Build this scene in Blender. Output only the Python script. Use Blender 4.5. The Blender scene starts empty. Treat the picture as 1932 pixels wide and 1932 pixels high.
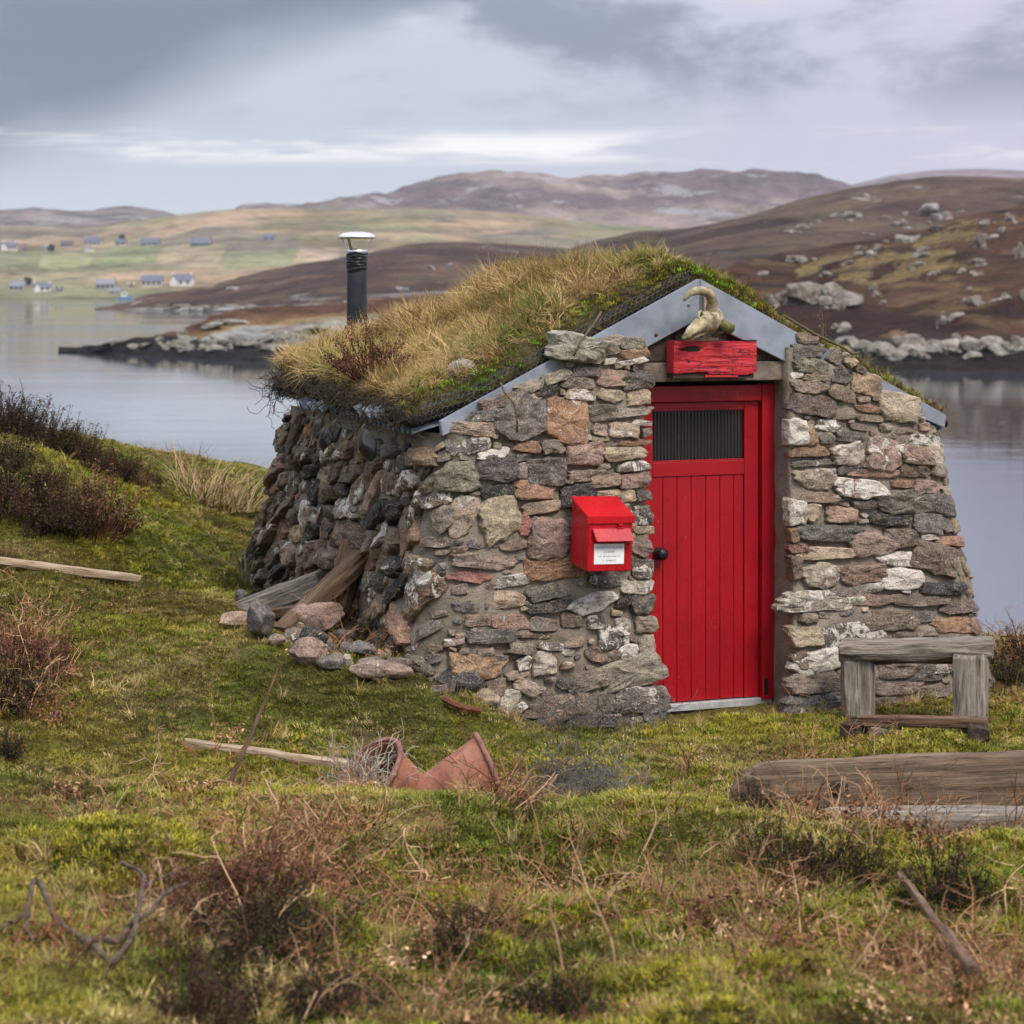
import bpy, bmesh, math, random
import numpy as np
from mathutils import Vector, Matrix, Euler

# ------------------------------------------------------------------ camera, sky, sun, exposure
S = bpy.context.scene
C = S.collection
EYE = 2.26            # camera height above the doorstep
KPX = 4357.0          # focal length in units of a 1932-unit wide frame
HZ = 540.0            # horizon row in that frame
WATER = -2.74

cam_d = bpy.data.cameras.new('camera'); cam = bpy.data.objects.new('camera', cam_d); C.objects.link(cam)
cam.location = (0, 0, EYE); cam.rotation_euler = (math.pi/2, 0, 0)
cam_d.sensor_width = 36; cam_d.lens = KPX/1932*36
cam_d.shift_y = -(966-HZ)/1932
cam_d.clip_start = 0.1; cam_d.clip_end = 30000
cam_d.dof.use_dof = True; cam_d.dof.focus_distance = 12.2; cam_d.dof.aperture_fstop = 4.5
S.camera = cam
S.view_settings.view_transform = 'Standard'; S.view_settings.look = 'None'
S.view_settings.gamma = 1; S.view_settings.exposure = 0.16
S.view_settings.use_curve_mapping = False
S.render.engine = 'CYCLES'
S.cycles.use_denoising = True; S.cycles.use_adaptive_sampling = True; S.cycles.adaptive_threshold = 0.025
S.cycles.max_bounces = 5; S.cycles.diffuse_bounces = 2; S.cycles.glossy_bounces = 3; S.cycles.transmission_bounces = 4
S.cycles.volume_bounces = 1; S.cycles.transparent_max_bounces = 6
S.cycles.sample_clamp_indirect = 6
S.cycles.volume_step_rate = 4; S.cycles.volume_max_steps = 64; S.cycles.volume_bounces = 0

SUN_EL, SUN_AZ = math.radians(50), math.radians(146)   # azimuth clockwise from +Y (the view direction)

class NT:
    def __init__(s, tree): s.t = tree
    def n(s, typ, ins=None, **props):
        nd = s.t.nodes.new(typ)
        for k, v in props.items(): setattr(nd, k, v)
        for k, v in (ins or {}).items():
            sock = nd.inputs[k]
            if isinstance(v, bpy.types.NodeSocket): s.t.links.new(v, sock)
            elif isinstance(v, bpy.types.Node): s.t.links.new(v.outputs[0], sock)
            else: sock.default_value = v
        return nd
    def m(s, op, a, b=0.0, c=0.0, clamp=False):
        return s.n('ShaderNodeMath', {0: a, 1: b, 2: c}, operation=op, use_clamp=clamp).outputs[0]
    def mix(s, f, a, b, blend='MIX'):
        a = (*a, 1) if isinstance(a, tuple) and len(a) == 3 else a
        b = (*b, 1) if isinstance(b, tuple) and len(b) == 3 else b
        return s.n('ShaderNodeMix', {0: f, 6: a, 7: b}, data_type='RGBA', blend_type=blend).outputs[2]
    def noise(s, vec, scale=5, detail=4, rough=0.55, w=None, dist=0.0):
        d = {'Vector': vec, 'Scale': scale, 'Detail': detail, 'Roughness': rough, 'Distortion': dist}
        if w is not None:
            d['W'] = w
            return s.n('ShaderNodeTexNoise', d, noise_dimensions='4D').outputs[0]
        return s.n('ShaderNodeTexNoise', d).outputs[0]
    def map(s, v, a, b, c=0.0, d=1.0, smooth=True):
        return s.n('ShaderNodeMapRange', {0: v, 1: a, 2: b, 3: c, 4: d}, interpolation_type='SMOOTHSTEP' if smooth else 'LINEAR').outputs[0]
    def scale(s, vec, xyz):
        return s.n('ShaderNodeVectorMath', {0: vec, 1: xyz}, operation='MULTIPLY').outputs[0]

wd = bpy.data.worlds.new('World'); S.world = wd; wd.use_nodes = True
wd.cycles.sampling_method = 'MANUAL'; wd.cycles.sample_map_resolution = 256
wt = wd.node_tree; wt.nodes.clear(); W = NT(wt)
sky = W.n('ShaderNodeTexSky', sky_type='NISHITA', sun_disc=False)
sky.sun_elevation = SUN_EL; sky.sun_rotation = SUN_AZ; sky.air_density = 1; sky.dust_density = 1.5
g = W.n('ShaderNodeTexCoord').outputs['Generated']
sp = W.n('ShaderNodeSeparateXYZ', {0: g})
dx, dz = sp.outputs[0], sp.outputs[2]
az = W.m('ABSOLUTE', dz)
# cloud deck: direction-space noise, flattened towards the horizon
n1 = W.noise(W.scale(g, (5.0, 5.0, 13.0)), 1.6, 7, 0.60, w=3.1, dist=0.3)
n2 = W.noise(W.scale(g, (6.0, 6.0, 52.0)), 1.4, 5, 0.6, w=1.7, dist=0.3)
n3 = W.noise(W.scale(g, (3.0, 3.0, 8.0)), 1.5, 4, 0.5, w=8.3)
# a bank of dark cloud sloping down to the left, thinning towards the horizon
edge = W.m('ADD', W.m('SUBTRACT', az, 0.141), W.m('ADD', W.m('MULTIPLY', dx, -0.44), W.m('MULTIPLY', W.m('SUBTRACT', n3, 0.5), 0.10)))
bank = W.m('MULTIPLY', W.map(edge, -0.022, 0.022), W.map(n1, 0.25, 0.55, 0.55, 1.0))
wisp = W.m('MULTIPLY', W.map(n1, 0.44, 0.60), W.map(az, 0.060, 0.098))
dens = W.m('MULTIPLY', W.m('MAXIMUM', bank, W.m('MULTIPLY', wisp, 0.78)), W.map(az, 0.14, 0.34, 1.0, 0.35))
cl = W.mix(dens, (5.3, 5.75, 6.6), (1.75, 2.05, 2.8))
cl = W.mix(W.m('MULTIPLY', W.map(n1, 0.46, 0.32), W.map(az, 0.07, 0.11)), cl, (5.7, 6.0, 6.6))
cl = W.mix(W.m('MULTIPLY', W.map(dx, -0.08, 0.22), 0.9), cl, W.mix(1.0, cl, (1.05, 0.95, 1.04), 'MULTIPLY'))
# breaks of brighter cloud in the clear strip above the horizon
strip = W.m('MULTIPLY', W.map(az, 0.050, 0.058), W.map(az, 0.070, 0.061))
strip = W.m('MULTIPLY', strip, W.map(n2, 0.43, 0.60))
cl = W.mix(strip, cl, (9.6, 9.6, 9.5))
low = W.map(az, 0.054, 0.02)
cl = W.mix(W.m('MULTIPLY', low, 0.7), cl, (6.1, 6.7, 7.5))
up = W.m('ADD', 1.0, W.m('MULTIPLY', W.m('MAXIMUM', W.m('SUBTRACT', az, 0.10), 0.0), 3.6))       # an overcast sky is brighter overhead
cl = W.mix(1.0, cl, W.n('ShaderNodeCombineXYZ', {0: up, 1: up, 2: up}).outputs[0], 'MULTIPLY')
fin = W.mix(0.93, sky.outputs[0], cl)
bg = W.n('ShaderNodeBackground', {0: fin, 1: 0.1})
W.n('ShaderNodeOutputWorld', {0: bg})

sl = bpy.data.lights.new('sun', 'SUN'); sl.energy = 2.8; sl.angle = math.radians(20); sl.color = (1, 0.93, 0.82)
so = bpy.data.objects.new('sun', sl); C.objects.link(so)
sd = Vector((math.sin(SUN_AZ)*math.cos(SUN_EL), math.cos(SUN_AZ)*math.cos(SUN_EL), math.sin(SUN_EL)))
so.rotation_euler = sd.to_track_quat('Z', 'Y').to_euler()

# ------------------------------------------------------------------ helpers
RS = np.random.RandomState
def at(x, y, Y):                       # frame row/column at a chosen depth -> point in the place
    return np.array([(x-966)/KPX*Y, Y, EYE-(y-HZ)/KPX*Y])
def proj(P):
    P = np.asarray(P); return np.stack([966+P[..., 0]/P[..., 1]*KPX, HZ+(EYE-P[..., 2])/P[..., 1]*KPX], -1)

def hash3(ix, iy, iz, seed):
    h = (ix.astype(np.int64)*374761393 + iy.astype(np.int64)*668265263 + iz.astype(np.int64)*2147483647 + seed*974711) & 0xffffffff
    h = ((h ^ (h >> 13))*1274126177) & 0xffffffff
    h = ((h ^ (h >> 16))*2246822519) & 0xffffffff
    return (h ^ (h >> 15)) / 4294967295.0
def vn(p, seed=0):                     # value noise, -1..1, p (...,3)
    p = np.asarray(p, float); f = np.floor(p); t = p-f; t = t*t*(3-2*t); i = f.astype(np.int64)
    r = 0
    for a in (0, 1):
        for b in (0, 1):
            for c in (0, 1):
                w = (t[..., 0] if a else 1-t[..., 0])*(t[..., 1] if b else 1-t[..., 1])*(t[..., 2] if c else 1-t[..., 2])
                r = r + w*hash3(i[..., 0]+a, i[..., 1]+b, i[..., 2]+c, seed)
    return r*2-1
def fbm(p, seed=0, oct=4, gain=0.5):
    p = np.asarray(p, float); r = 0; a = 1
    for o in range(oct):
        r = r + a*vn(p*(2.03**o)+o*7.3, seed+o); a *= gain
    return r
def xy3(X, Y, s=1.0):
    return np.stack([np.asarray(X)*s, np.asarray(Y)*s, np.zeros_like(X)+0.5], -1)
def sstep(a, b, x):
    t = np.clip((np.asarray(x, float)-a)/(b-a), 0, 1); return t*t*(3-2*t)

def make_mesh(name, V, F, mat=None, smooth=False, col=None):
    me = bpy.data.meshes.new(name)
    V = np.asarray(V, float); 
    if isinstance(F, np.ndarray): F = F.tolist()
    me.from_pydata(V.tolist(), [], F); me.update()
    if col is not None:
        a = me.color_attributes.new('Col', 'FLOAT_COLOR', 'POINT')
        c = np.ones((len(V), 4)); col = np.asarray(col, float)
        if col.ndim == 1: c[:, :len(col)] = col
        else: c[:, :col.shape[1]] = col
        a.data.foreach_set('color', c.ravel())
    if smooth: me.shade_smooth()
    if mat: me.materials.append(mat)
    return me
def obj(name, me, parent=None, loc=None, rot=None, scale=None):
    o = bpy.data.objects.new(name, me); C.objects.link(o)
    if parent is not None: o.parent = parent
    if loc is not None: o.location = loc
    if rot is not None: o.rotation_euler = rot
    if scale is not None: o.scale = scale
    return o
def tag(o, label=None, cat=None, group=None, kind=None):
    if label: o['label'] = label
    if cat: o['category'] = cat
    if group: o['group'] = group
    if kind: o['kind'] = kind
    return o
def thing(name, label, cat, loc=(0, 0, 0), rot=None, group=None):
    return tag(obj(name, None, None, loc, rot), label, cat, group)
def grid_faces(n, m, closed=False, off=0, flip=False):     # n rows, m columns
    i = np.arange(n-1)[:, None]; j = np.arange(m if closed else m-1)[None, :]
    a = i*m+j; b = i*m+(j+1) % m; c = (i+1)*m+(j+1) % m; d = (i+1)*m+j
    f = np.stack([a, b, c, d], -1).reshape(-1, 4)+off
    return f[:, ::-1] if flip else f
def box_vf(x0, x1, y0, y1, z0, z1):
    V = [(x, y, z) for z in (z0, z1) for y in (y0, y1) for x in (x0, x1)]
    F = [(0, 2, 3, 1), (4, 5, 7, 6), (0, 1, 5, 4), (2, 6, 7, 3), (0, 4, 6, 2), (1, 3, 7, 5)]
    return V, F
def bev_box(name, b, mat, parent=None, bev=0.004, seg=2, **k):
    V, F = box_vf(*b); bm = bmesh.new(); vs = [bm.verts.new(v) for v in V]
    for f in F: bm.faces.new([vs[i] for i in f])
    if bev: bmesh.ops.bevel(bm, geom=bm.edges[:], offset=bev, segments=seg, profile=0.6, affect='EDGES')
    me = bpy.data.meshes.new(name); bm.to_mesh(me); bm.free(); me.materials.append(mat)
    return obj(name, me, parent, **k)
def tube_vf(pts, rad, seg=6, cap=True):
    pts = np.asarray(pts, float); n = len(pts); rad = np.broadcast_to(np.asarray(rad, float), (n,))
    T = np.gradient(pts, axis=0); T /= np.linalg.norm(T, axis=1, keepdims=True)+1e-9
    up = np.array([0, 0, 1.0]) if abs(T[0, 2]) < 0.9 else np.array([1.0, 0, 0])
    V = []
    for i in range(n):
        a = np.cross(T[i], up); a /= np.linalg.norm(a)+1e-9; b = np.cross(T[i], a); up = -b if i == 0 and False else up
        an = np.arange(seg)*2*math.pi/seg
        V.append(pts[i]+rad[i]*(np.cos(an)[:, None]*a+np.sin(an)[:, None]*b))
    V = np.concatenate(V); F = grid_faces(n, seg, True).tolist()
    if cap: F += [list(range(seg))[::-1], list(range((n-1)*seg, n*seg))]
    return V, F
def join_vf(parts):
    V, F, o = [], [], 0
    for v, f in parts:
        v = np.asarray(v, float); V.append(v); F += [[i+o for i in q] for q in (f.tolist() if isinstance(f, np.ndarray) else f)]; o += len(v)
    return np.concatenate(V), F
def lathe_vf(prof, seg=24, cap0=False, cap1=False):
    prof = np.asarray(prof, float); an = np.arange(seg)*2*math.pi/seg
    V = np.stack([prof[:, 0:1]*np.cos(an), prof[:, 0:1]*np.sin(an), np.repeat(prof[:, 1:2], seg, 1)], -1).reshape(-1, 3)
    F = grid_faces(len(prof), seg, True).tolist()
    if cap0: F.append(list(range(seg))[::-1])
    if cap1: F.append(list(range((len(prof)-1)*seg, len(prof)*seg)))
    return V, F

# ------------------------------------------------------------------ materials
def mat(name, build):
    m = bpy.data.materials.new(name); m.use_nodes = True; t = m.node_tree; t.nodes.clear(); N = NT(t)
    b = t.nodes.new('ShaderNodeBsdfPrincipled'); o = t.nodes.new('ShaderNodeOutputMaterial'); t.links.new(b.outputs[0], o.inputs[0])
    b.inputs['Roughness'].default_value = 0.8; b.inputs['Specular IOR Level'].default_value = 0.3
    def put(k, v):
        if isinstance(v, tuple) and len(v) == 3: v = (*v, 1)
        if isinstance(v, bpy.types.NodeSocket): t.links.new(v, b.inputs[k])
        else: b.inputs[k].default_value = v
    N.put = put; N.b = b
    N.pos = lambda: N.n('ShaderNodeNewGeometry').outputs['Position']
    N.loc = lambda: N.n('ShaderNodeTexCoord').outputs['Object']
    N.bump = lambda h, st=0.5, d=0.01: put('Normal', N.n('ShaderNodeBump', {'Strength': st, 'Distance': d, 'Height': h}).outputs[0])
    N.ramp = lambda f, stops: _ramp(N, f, stops)
    build(N); return m
def _ramp(N, f, stops):
    r = N.n('ShaderNodeValToRGB', {0: f}); e = r.color_ramp.elements
    while len(e) < len(stops): e.new(0.5)
    for q, (p, c) in zip(e, stops): q.position = p; q.color = (*c, 1)
    return r.outputs[0]

def _stone(N):
    p = N.pos(); a = N.n('ShaderNodeVertexColor', layer_name='Col')
    band = N.noise(N.scale(p, (7, 7, 30)), 1, 4, 0.62, dist=0.8)
    sp_ = N.noise(p, 120, 3, 0.75); mid = N.noise(p, 17, 5, 0.65)
    v = N.m('ADD', N.m('ADD', N.m('MULTIPLY', N.map(band, 0.32, 0.68, 0, 1), 0.55), N.m('MULTIPLY', N.map(mid, 0.3, 0.7, 0, 1), 0.75)), 0.42)
    c = N.mix(1.0, a.outputs[0], N.n('ShaderNodeCombineXYZ', {0: v, 1: v, 2: v}).outputs[0], 'MULTIPLY')
    c = N.mix(N.m('MULTIPLY', N.map(mid, 0.54, 0.66), 0.30), c, (0.27, 0.20, 0.13))
    c = N.mix(N.m('MULTIPLY', N.map(sp_, 0.54, 0.64), 0.6), c, N.mix(0.5, c, (0.62, 0.55, 0.46)))
    c = N.mix(N.m('MULTIPLY', N.map(sp_, 0.46, 0.36), 0.7), c, (0.020, 0.016, 0.013))
    # crusts of pale limewash and lichen, amount kept in the alpha of the stone's colour
    li = N.m('ADD', N.noise(p, 11, 6, 0.74, dist=0.9), N.m('MULTIPLY', N.m('SUBTRACT', a.outputs[1], 0.36), 0.50))
    lm = N.map(li, 0.57, 0.60)
    c = N.mix(lm, c, N.mix(N.map(sp_, 0.4, 0.6), (0.36, 0.32, 0.26), (0.60, 0.55, 0.47)))
    N.put('Base Color', c); N.put('Roughness', N.map(mid, 0.3, 0.7, 0.65, 0.92))
    h = N.m('ADD', N.m('ADD', N.m('MULTIPLY', band, 0.5), N.m('MULTIPLY', sp_, 0.35)), N.m('ADD', N.m('MULTIPLY', lm, 0.12), N.m('MULTIPLY', mid, 0.7)))
    N.bump(h, 0.8, 0.012)
STONE = mat('field_stone', _stone)

def _mortar(N):
    p = N.pos(); a = N.noise(p, 3.2, 5, 0.6); f = N.noise(p, 70, 5, 0.7); b = N.noise(p, 14, 5, 0.6)
    c = N.ramp(a, [(0.3, (0.165, 0.132, 0.094)), (0.52, (0.245, 0.208, 0.158)), (0.72, (0.31, 0.268, 0.208))])
    c = N.mix(N.m('MULTIPLY', N.map(f, 0.46, 0.34), 0.6), c, (0.075, 0.06, 0.048))
    c = N.mix(N.m('MULTIPLY', N.map(b, 0.6, 0.72), 0.35), c, (0.34, 0.31, 0.27))
    N.put('Base Color', c); N.put('Roughness', 0.92); N.put('Specular IOR Level', 0.15)
    N.bump(N.m('ADD', N.m('MULTIPLY', b, 1.5), f), 0.75, 0.013)
MORTAR = mat('lime_mortar', _mortar)

def wood_mat(name, c0, c1, c2, rough=0.85, gs=1.0):
    def f(N):
        p = N.loc(); g_ = N.noise(N.scale(p, (2.2*gs, 26*gs, 26*gs)), 1.6, 6, 0.68, dist=0.35)
        f_ = N.noise(N.scale(p, (6*gs, 130*gs, 130*gs)), 1.0, 3, 0.6); st = N.noise(p, 3.0, 4, 0.6)
        c = N.ramp(g_, [(0.30, c0), (0.50, c1), (0.72, c2)])
        c = N.mix(N.m('MULTIPLY', N.map(st, 0.5, 0.72), 0.55), c, N.mix(0.65, c, c0))
        c = N.mix(N.m('MULTIPLY', N.map(f_, 0.40, 0.30), 0.7), c, (0.02, 0.015, 0.01))
        N.put('Base Color', c); N.put('Roughness', rough); N.put('Specular IOR Level', 0.2)
        N.bump(N.m('ADD', N.m('MULTIPLY', g_, 1.4), f_), 0.8, 0.006)
    return mat(name, f)
WOOD_GREY = wood_mat('weathered_grey_wood', (0.045, 0.033, 0.024), (0.19, 0.16, 0.125), (0.40, 0.36, 0.30))
WOOD_BROWN = wood_mat('damp_brown_wood', (0.03, 0.017, 0.010), (0.12, 0.072, 0.042), (0.26, 0.17, 0.105))
WOOD_BEAM = wood_mat('old_beam_wood', (0.045, 0.028, 0.017), (0.145, 0.102, 0.066), (0.25, 0.18, 0.12), gs=0.8)
WOOD_PALE = wood_mat('sawn_pale_wood', (0.17, 0.115, 0.07), (0.34, 0.25, 0.165), (0.46, 0.36, 0.25))
WOOD_DRIFT = wood_mat('grey_driftwood', (0.02, 0.014, 0.010), (0.09, 0.066, 0.047), (0.19, 0.15, 0.115))
WOOD_DARK = wood_mat('rotten_dark_wood', (0.012, 0.008, 0.006), (0.04, 0.027, 0.02), (0.10, 0.075, 0.055))

def red_mat(name, base, crack, wet=0.3, chip=0.0):
    def f(N):
        p = N.loc()
        w = N.noise(N.scale(p, (60, 60, 16)), 1.0, 5, 0.65, dist=1.5); v = N.noise(p, 2.4, 3, 0.5); w2 = N.noise(N.scale(p, (150, 150, 90)), 1.0, 3, 0.6, dist=0.8)
        c = N.mix(N.map(v, 0.35, 0.7), base, tuple(x*0.78 for x in base))
        st_ = N.noise(N.scale(p, (14, 14, 1.1)), 1.0, 4, 0.6); c = N.mix(N.m('MULTIPLY', N.map(st_, 0.5, 0.72), 0.28), c, tuple(x*0.5 for x in base)); fl = N.noise(N.scale(p, (55, 55, 26)), 1.0, 3, 0.6); c = N.mix(N.m('MULTIPLY', N.map(fl, 0.70, 0.73), 0.6), c, (0.42, 0.16, 0.14))
        if chip:
            k = N.noise(N.scale(p, (5, 5, 42)), 1.0, 6, 0.65, dist=0.4)
            c = N.mix(N.map(k, chip, chip-0.035), c, (0.035, 0.012, 0.010)); k2 = N.noise(N.scale(p, (3.2, 3.2, 30)), 1.0, 4, 0.6, dist=0.5); c = N.mix(N.map(N.m('ABSOLUTE', N.m('SUBTRACT', k2, 0.5)), 0.016, 0.004), c, (0.02, 0.007, 0.006))
        N.put('Base Color', c); N.put('Roughness', N.map(w, 0.3, 0.7, wet, wet+0.22)); N.put('Specular IOR Level', 0.4)
        N.bump(N.m('ADD', w, N.m('MULTIPLY', w2, 0.5)), crack, 0.004)
    return mat(name, f)
RED_DOOR = red_mat('red_gloss_door_paint', (0.36, 0.0035, 0.009), 0.75, 0.26)
RED_BOX = red_mat('red_sheet_metal_paint', (0.47, 0.005, 0.010), 0.06, 0.22)
RED_SIGN = red_mat('cracked_red_board_paint', (0.50, 0.022, 0.030), 0.9, 0.45, chip=0.345)

def plain(name, col, rough=0.6, metal=0.0, var=0.25, sc=12, bump=0.2, spec=0.3):
    def f(N):
        p = N.loc(); a = N.noise(p, sc, 5, 0.6)
        N.put('Base Color', N.mix(N.map(a, 0.3, 0.7), tuple(x*(1-var) for x in col), tuple(min(1, x*(1+var)) for x in col)))
        N.put('Roughness', N.map(a, 0.3, 0.7, rough*0.85, min(1, rough*1.15))); N.put('Metallic', metal); N.put('Specular IOR Level', spec)
        if bump: N.bump(a, bump, 0.01)
    return mat(name, f)
GREYMETAL = plain('grey_coated_sheet', (0.215, 0.243, 0.275), 0.5, 0.0, 0.22, 6, 0.10, 0.4)
GALV = plain('galvanised_sheet', (0.17, 0.205, 0.245), 0.55, 0.0, 0.25, 9, 0.1)
STEEL = plain('stainless_steel', (0.62, 0.60, 0.56), 0.33, 0.85, 0.12, 14, 0.05)
FLUE = plain('matt_black_flue', (0.028, 0.033, 0.040), 0.48, 0.0, 0.2, 8, 0.05)
TAPE = plain('black_tape', (0.012, 0.012, 0.014), 0.32, 0.0, 0.2, 40, 0.4)
BLACKIRON = plain('black_iron', (0.012, 0.012, 0.014), 0.35, 0.0, 0.2, 30, 0.2)
CONCRETE = plain('old_concrete', (0.165, 0.135, 0.105), 0.93, 0, 0.35, 16, 0.6, 0.1)
CONCDARK = plain('damp_blockwork', (0.066, 0.050, 0.037), 0.93, 0, 0.4, 16, 0.7, 0.1)
WHITEPLATE = plain('white_label_plate', (0.78, 0.79, 0.77), 0.5, 0, 0.03, 5, 0)
INK = plain('dark_lettering', (0.03, 0.03, 0.032), 0.6, 0, 0.05, 5, 0)
WHITEPAINT = plain('chipped_white_paint', (0.66, 0.62, 0.55), 0.7, 0, 0.2, 30, 0.4)
ALU = plain('aluminium_sill', (0.50, 0.50, 0.49), 0.45, 0.35, 0.15, 20, 0.1)
ROPE = plain('old_rope', (0.10, 0.078, 0.038), 0.9, 0, 0.3, 80, 0.5)
WIRE = plain('dull_wire', (0.10, 0.10, 0.10), 0.55, 0.4, 0.3, 30, 0)
NETWIRE = plain('tangled_wire', (0.10, 0.090, 0.078), 0.7, 0.0, 0.3, 30, 0)
RUST = plain('rusty_iron', (0.13, 0.045, 0.02), 0.85, 0, 0.4, 50, 0.4)
HORN = plain('mossy_horn', (0.26, 0.21, 0.12), 0.7, 0, 0.45, 26, 0.5)
HORNGREEN = plain('green_algae_horn', (0.11, 0.105, 0.028), 0.8, 0, 0.4, 40, 0.6)
BONE = plain('weathered_bone', (0.30, 0.25, 0.15), 0.8, 0, 0.65, 24, 1.0)
DARK = plain('hollow_shade_and_packing', (0.02, 0.016, 0.012), 0.95, 0, 0.2, 20, 0)  # near-black painted for the shade inside openings; also colours the packing strip
BLACKSTONE = plain('wet_black_stone', (0.016, 0.016, 0.018), 0.34, 0, 0.35, 25, 0.5, 0.5)
def _terra(N):
    p = N.loc(); a = N.noise(p, 7, 5, 0.6); f = N.noise(p, 60, 4, 0.65)
    c = N.ramp(a, [(0.3, (0.17, 0.062, 0.035)), (0.55, (0.30, 0.125, 0.075)), (0.75, (0.36, 0.165, 0.105))])
    c = N.mix(N.m('MULTIPLY', N.map(f, 0.42, 0.32), 0.7), c, (0.05, 0.025, 0.018)); N.put('Base Color', c); N.put('Roughness', 0.8); N.bump(N.m('ADD', a, f), 0.4, 0.006)
TERRA = mat('rusty_terracotta', _terra)
TERRARIM = plain('dark_terracotta_rim', (0.20, 0.085, 0.062), 0.6, 0, 0.3, 18, 0.4)
def _glass(N):
    N.put('Base Color', (0.030, 0.027, 0.026)); N.put('Roughness', 0.16); N.put('Specular IOR Level', 0.6)
    N.bump(N.noise(N.loc(), 30, 3, 0.5), 0.06, 0.005)
PANE = mat('ribbed_dark_glazing', _glass)

def tint_mat(name, rough=0.75, trans=0.25, inst=True):
    def f(N):
        a = N.n('ShaderNodeAttribute', attribute_name='tint', attribute_type='INSTANCER') if inst else N.n('ShaderNodeVertexColor', layer_name='Col')
        b = N.n('ShaderNodeVertexColor', layer_name='Col') if inst else None
        c = a.outputs[0]
        if b: c = N.mix(1.0, c, b.outputs[0], 'MULTIPLY')
        t = N.t; sh = N.n('ShaderNodeBsdfDiffuse', {0: c}).outputs[0]
        if trans: sh = N.n('ShaderNodeMixShader', {0: trans, 1: sh, 2: N.n('ShaderNodeBsdfTranslucent', {0: c}).outputs[0]}).outputs[0]
        out = [q for q in t.nodes if q.type == 'OUTPUT_MATERIAL'][0]; t.links.new(sh, out.inputs[0]); t.nodes.remove(N.b)
    return mat(name, f)
BLADE = tint_mat('grass_blades', 0.7, 0.0)
TWIG = tint_mat('dry_stems', 0.8, 0.0)
LEAFV = tint_mat('heather_twigs', 0.8, 0.0, inst=False)

def _soil(N):
    p = N.pos(); a = N.n('ShaderNodeVertexColor', layer_name='Col'); f = N.noise(p, 45, 5, 0.7); m_ = N.noise(p, 6, 5, 0.6)
    c = N.mix(N.m('MULTIPLY', N.map(f, 0.35, 0.65), 0.9), N.mix(1.0, a.outputs[0], (0.35, 0.33, 0.3), 'MULTIPLY'), a.outputs[0])
    c = N.mix(N.m('MULTIPLY', N.map(m_, 0.58, 0.75), 0.5), c, (0.085, 0.055, 0.028))
    N.put('Base Color', c); N.put('Roughness', 0.95); N.put('Specular IOR Level', 0.1); N.bump(f, 1.0, 0.03)
SOIL = mat('mossy_ground', _soil)
def hill_mat(name, s1, s2, bump, bd, rockm=None, rock=(0.30, 0.28, 0.26)):
    def f(N):
        p = N.pos(); a = N.n('ShaderNodeVertexColor', layer_name='Col'); n_ = N.noise(p, s1, 6, 0.65); f_ = N.noise(p, s2, 5, 0.65)
        v = N.m('ADD', 0.30, N.m('ADD', N.m('MULTIPLY', N.map(n_, 0.3, 0.7), 0.75), N.m('MULTIPLY', N.map(f_, 0.3, 0.7), 0.65)))
        c = N.mix(1.0, a.outputs[0], N.n('ShaderNodeCombineXYZ', {0: v, 1: v, 2: v}).outputs[0], 'MULTIPLY')
        if rockm: c = N.mix(N.m('MULTIPLY', N.map(N.noise(N.scale(p, (1, 1, 2.2)), rockm[0], 6, 0.7), rockm[1], rockm[1]+0.06), rockm[2]), c, rock)
        N.put('Base Color', c); N.put('Roughness', 0.95); N.put('Specular IOR Level', 0.08); N.bump(N.m('ADD', n_, f_), bump, bd)
    return mat(name, f)
def _rock(N):
    p = N.pos(); a = N.n('ShaderNodeObjectInfo').outputs['Color']; n_ = N.noise(p, 0.8, 5, 0.7); f_ = N.noise(p, 2.6, 5, 0.75)
    c = N.mix(N.map(n_, 0.38, 0.62), N.mix(1.0, a, (0.5, 0.46, 0.42), 'MULTIPLY'), a)
    c = N.mix(N.m('MULTIPLY', N.map(f_, 0.56, 0.68), 0.8), c, (0.58, 0.53, 0.46)); c = N.mix(N.m('MULTIPLY', N.map(f_, 0.46, 0.34), 0.8), c, (0.045, 0.04, 0.035))
    N.put('Base Color', c); N.put('Roughness', 0.9); N.bump(N.m('ADD', n_, f_), 0.9, 0.35)
ROCK = mat('lichened_boulder', _rock)
# ------------------------------------------------------------------ sea
def _sea(N):
    p = N.pos()
    a = N.noise(N.scale(p, (0.35, 1.0, 1)), 0.9, 4, 0.6); b = N.noise(N.scale(p, (0.10, 0.36, 1)), 0.5, 3, 0.5); c_ = N.noise(N.scale(p, (0.004, 0.03, 1)), 1.0, 3, 0.5)
    N.put('Base Color', (0.036, 0.043, 0.048)); N.put('Roughness', N.map(c_, 0.40, 0.62, 0.03, 0.10)); N.put('Specular IOR Level', 1.0); N.put('IOR', 1.8)
    N.bump(N.m('ADD', N.m('MULTIPLY', a, 0.45), b), 0.05, 0.30)
SEA = mat('sea_water', _sea)
V, F = [(-9000, 14, WATER), (9000, 14, WATER), (9000, 14000, WATER), (-9000, 14000, WATER)], [(0, 1, 2, 3)]
tag(obj('sea', make_mesh('sea', V, F, SEA)), kind='structure')

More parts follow.
